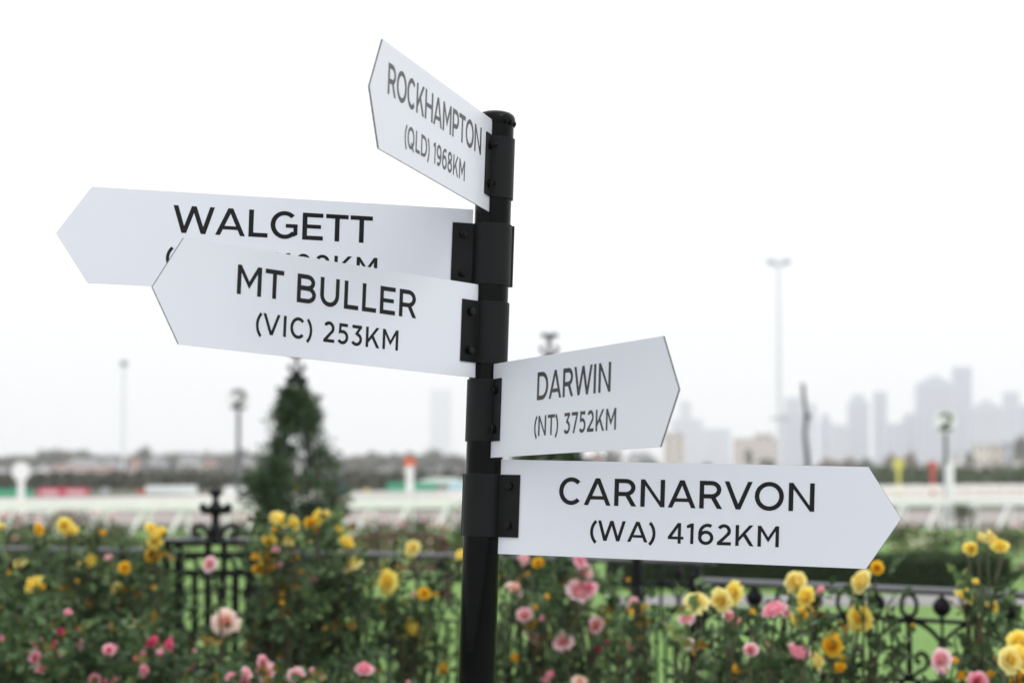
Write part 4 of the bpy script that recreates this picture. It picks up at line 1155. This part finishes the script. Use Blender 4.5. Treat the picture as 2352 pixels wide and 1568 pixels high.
HC = {}
def hmat(c, nm):
    if c not in HC: HC[c] = mat('house_' + nm, c, rough=.8, var=.06, scale=.6)
    return HC[c]
M_win = mat('window_glass', (.05, .06, .07), rough=.15)
CREAM, PINKB, GREY, LILAC, WHITE, BEIGE, BLUEG = (.74, .67, .58), (.62, .42, .37), (.54, .54, .53), (.55, .47, .52), (.80, .79, .76), (.60, .51, .45), (.36, .41, .48)
NM = {CREAM: 'cream', PINKB: 'brick', GREY: 'grey', LILAC: 'lilac', WHITE: 'white', BEIGE: 'beige', BLUEG: 'bluegrey'}
ROOF_T, ROOF_G = mat('roof_tile', (.22, .12, .10), rough=.8), mat('roof_grey', (.20, .20, .21), rough=.8)
def house(x0, x1, y0, Y, c, roof, label, group=None, flat=False, storeys=1):
    a, b_ = at(x0, y0, Y), at(x1, y0, Y)
    w, H = b_.x - a.x, a.z
    t = empty('house', ((a.x + b_.x) / 2, Y, 0), 0, label, 'house', group)
    dpt = min(12, w * .7)
    wz = H if flat else H * .62
    m = MB(); m.box(-w / 2, w / 2, 0, dpt, 0, wz); m.build('wall', hmat(c, NM[c]), t)
    r = MB()
    if flat:
        r.box(-w / 2 - .2, w / 2 + .2, -.2, dpt + .2, wz + .003, wz + .35)
    else:
        e = .4; v = [(-w / 2 - e, -e, wz + .01), (w / 2 + e, -e, wz + .01), (w / 2 + e, dpt + e, wz + .01), (-w / 2 - e, dpt + e, wz + .01), (-w / 4, dpt / 2, H), (w / 4, dpt / 2, H)]
        r.add(v, [(0, 1, 5, 4), (1, 2, 5), (2, 3, 4, 5), (3, 0, 4), (3, 2, 1, 0)])
    r.build('roof', roof, t)
    nw = max(2, int(w / 4)); 
    for s_ in range(storeys):
        zc = wz * (s_ + .55) / storeys
        for k in range(nw):
            x = -w / 2 + w * (k + .5) / nw
            q = MB(); hh = wz / storeys * .22
            q.box(x - w / nw * .2, x + w / nw * .2, -.05, -.003, zc - hh, zc + hh); q.build('window', M_win, t)
GL_ = 'houses on the far left among trees'
house(105, 188, 1066, 640, CREAM, ROOF_T, 'long cream house above the red hoarding')
house(145, 232, 1053, 690, CREAM, ROOF_G, 'cream house behind and above the long cream one')
house(190, 272, 1072, 620, PINKB, ROOF_T, 'brick house left of the thin light mast')
house(234, 276, 1054, 680, LILAC, ROOF_G, 'lilac-grey house left of the thin mast, above the brick one')
house(296, 324, 1051, 680, PINKB, ROOF_T, 'small brick house right of the thin mast')
house(335, 382, 1051, 680, GREY, ROOF_G, 'grey house right of the small brick house')
house(410, 458, 1042, 700, WHITE, ROOF_G, 'whitish house highest on the skyline left of the numbered pole')
house(465, 498, 1052, 680, BEIGE, ROOF_T, 'beige house left of the numbered pole')
house(342, 370, 1077, 560, CREAM, ROOF_G, 'small cream house low in the bushes above the long white hoarding')
house(556, 590, 1048, 690, CREAM, ROOF_G, 'cream house at the left side of the rose obelisk')
house(803, 830, 1055, 690, BEIGE, ROOF_T, 'small beige house right of the rose obelisk')
house(1356, 1386, 1040, 720, CREAM, ROOF_T, 'cream house right of the hidden obelisk, between two boards')
house(1436, 1510, 1036, 740, CREAM, ROOF_G, 'cream house seen between the DARWIN and lowest boards')
house(2186, 2232, 1044, 760, WHITE, ROOF_G, 'white flat-roofed block right of the numbered disc', None, True, 2)
house(2238, 2268, 1023, 780, CREAM, ROOF_G, 'tall cream house right of the white block', None, True, 3)
house(2272, 2306, 1022, 790, BEIGE, ROOF_G, 'brownish house between the cream and blue-grey ones', None, True, 3)
house(2307, 2329, 1018, 800, BLUEG, ROOF_G, 'narrow blue-grey block near the right edge', None, True, 3)
house(2331, 2375, 1026, 780, CREAM, ROOF_G, 'cream block cut by the right edge', None, True, 3)
house(2221, 2282, 1069, 520, BEIGE, ROOF_G, 'long low building in front of the cream houses', None, True)
house(2079, 2134, 1092, 330, BEIGE, ROOF_T, 'low pinkish shed between the yellow and red markers', None, True)
house(958, 1075, 1097, 160, GREY, M_roofg, 'long low shed with grey-green roof behind the green hoarding', None, False, 0)
house(1526, 1571, 996, 1100, BEIGE, ROOF_G, 'brown block of flats beside the DARWIN board tip', None, True, 5)
house(1688, 1786, 1008, 1250, BEIGE, ROOF_G, 'wide beige block left of the tall mast', None, True, 5)
house(1735, 1775, 996, 1290, BEIGE, ROOF_G, 'upper step of the wide beige block', None, True, 5)

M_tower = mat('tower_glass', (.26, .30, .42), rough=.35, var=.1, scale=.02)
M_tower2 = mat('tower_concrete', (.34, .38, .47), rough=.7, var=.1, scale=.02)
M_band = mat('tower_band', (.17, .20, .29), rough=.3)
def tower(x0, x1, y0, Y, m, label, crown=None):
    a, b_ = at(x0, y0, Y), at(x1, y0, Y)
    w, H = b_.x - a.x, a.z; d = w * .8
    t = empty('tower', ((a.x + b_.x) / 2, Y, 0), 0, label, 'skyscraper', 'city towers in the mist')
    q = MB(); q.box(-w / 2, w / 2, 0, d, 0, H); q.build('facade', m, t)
    if crown == 'step':
        q = MB(); q.box(-w * .3, w * .3, d * .2, d * .8, H + .003, H + 9); q.build('crown', m, t)
    if crown == 'slope':
        q = MB(); v = [(-w / 2, 0, H), (w / 2, 0, H), (w / 2, d, H), (-w / 2, d, H), (0, 0, H + 11), (0, d, H + 11)]
        v = [(p[0], p[1], p[2] + .01) for p in v]
        q.add(v, [(0, 1, 4), (2, 3, 5), (1, 2, 5, 4), (3, 0, 4, 5), (3, 2, 1, 0)]); q.build('crown', m, t)
    if crown == 'mast':
        q = MB(); q.tube([(0, d / 2, H), (0, d / 2, H + 28)], 1.5, 6); q.build('spire', m, t)
    q = MB(); n = max(4, int(H / 9))
    for k in range(1, n):
        q.box(-w / 2 + .6, w / 2 - .6, -.4, -.02, H * k / n - 1.2, H * k / n + 1.2)
    q.build('window_bands', M_band, t)
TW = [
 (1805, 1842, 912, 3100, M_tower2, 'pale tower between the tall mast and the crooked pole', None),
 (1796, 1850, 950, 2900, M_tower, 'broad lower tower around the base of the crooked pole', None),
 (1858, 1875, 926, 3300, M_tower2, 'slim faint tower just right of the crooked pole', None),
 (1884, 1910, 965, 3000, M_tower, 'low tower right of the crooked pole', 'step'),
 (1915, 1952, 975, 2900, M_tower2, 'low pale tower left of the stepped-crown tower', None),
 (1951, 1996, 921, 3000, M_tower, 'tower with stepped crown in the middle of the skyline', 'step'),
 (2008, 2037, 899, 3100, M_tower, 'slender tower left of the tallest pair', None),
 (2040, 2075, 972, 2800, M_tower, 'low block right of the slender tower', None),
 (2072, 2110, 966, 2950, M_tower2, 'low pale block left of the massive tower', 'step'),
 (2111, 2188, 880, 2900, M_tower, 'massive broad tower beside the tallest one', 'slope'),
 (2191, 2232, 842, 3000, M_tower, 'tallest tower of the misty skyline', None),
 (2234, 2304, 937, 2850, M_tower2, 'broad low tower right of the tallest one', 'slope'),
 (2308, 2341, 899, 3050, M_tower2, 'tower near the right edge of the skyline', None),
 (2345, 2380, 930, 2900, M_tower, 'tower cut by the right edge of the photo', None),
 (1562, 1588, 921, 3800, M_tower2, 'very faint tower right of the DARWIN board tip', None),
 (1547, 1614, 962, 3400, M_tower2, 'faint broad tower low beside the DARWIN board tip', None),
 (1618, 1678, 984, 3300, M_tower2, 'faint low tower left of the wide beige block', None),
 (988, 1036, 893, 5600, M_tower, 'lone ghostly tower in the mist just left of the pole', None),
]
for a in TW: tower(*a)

# ------------------------------------------------------------------ mist
hz = MB(); hz.box(-4500, 4500, -400, 6500, -1, 215)
hm = bpy.data.materials.new('mist'); hm.use_nodes = True
hm.node_tree.nodes.clear()
ho = hm.node_tree.nodes.new('ShaderNodeOutputMaterial'); hv = hm.node_tree.nodes.new('ShaderNodeVolumePrincipled')
hv.inputs['Color'].default_value = (.985, .98, 1.0, 1); hv.inputs['Density'].default_value = 0.00032; hv.inputs['Anisotropy'].default_value = 0.0
hm.node_tree.links.new(hv.outputs[0], ho.inputs['Volume'])
tag(hz.build('haze', hm), 'pale mist filling the air over the racecourse', 'haze', kind='stuff')
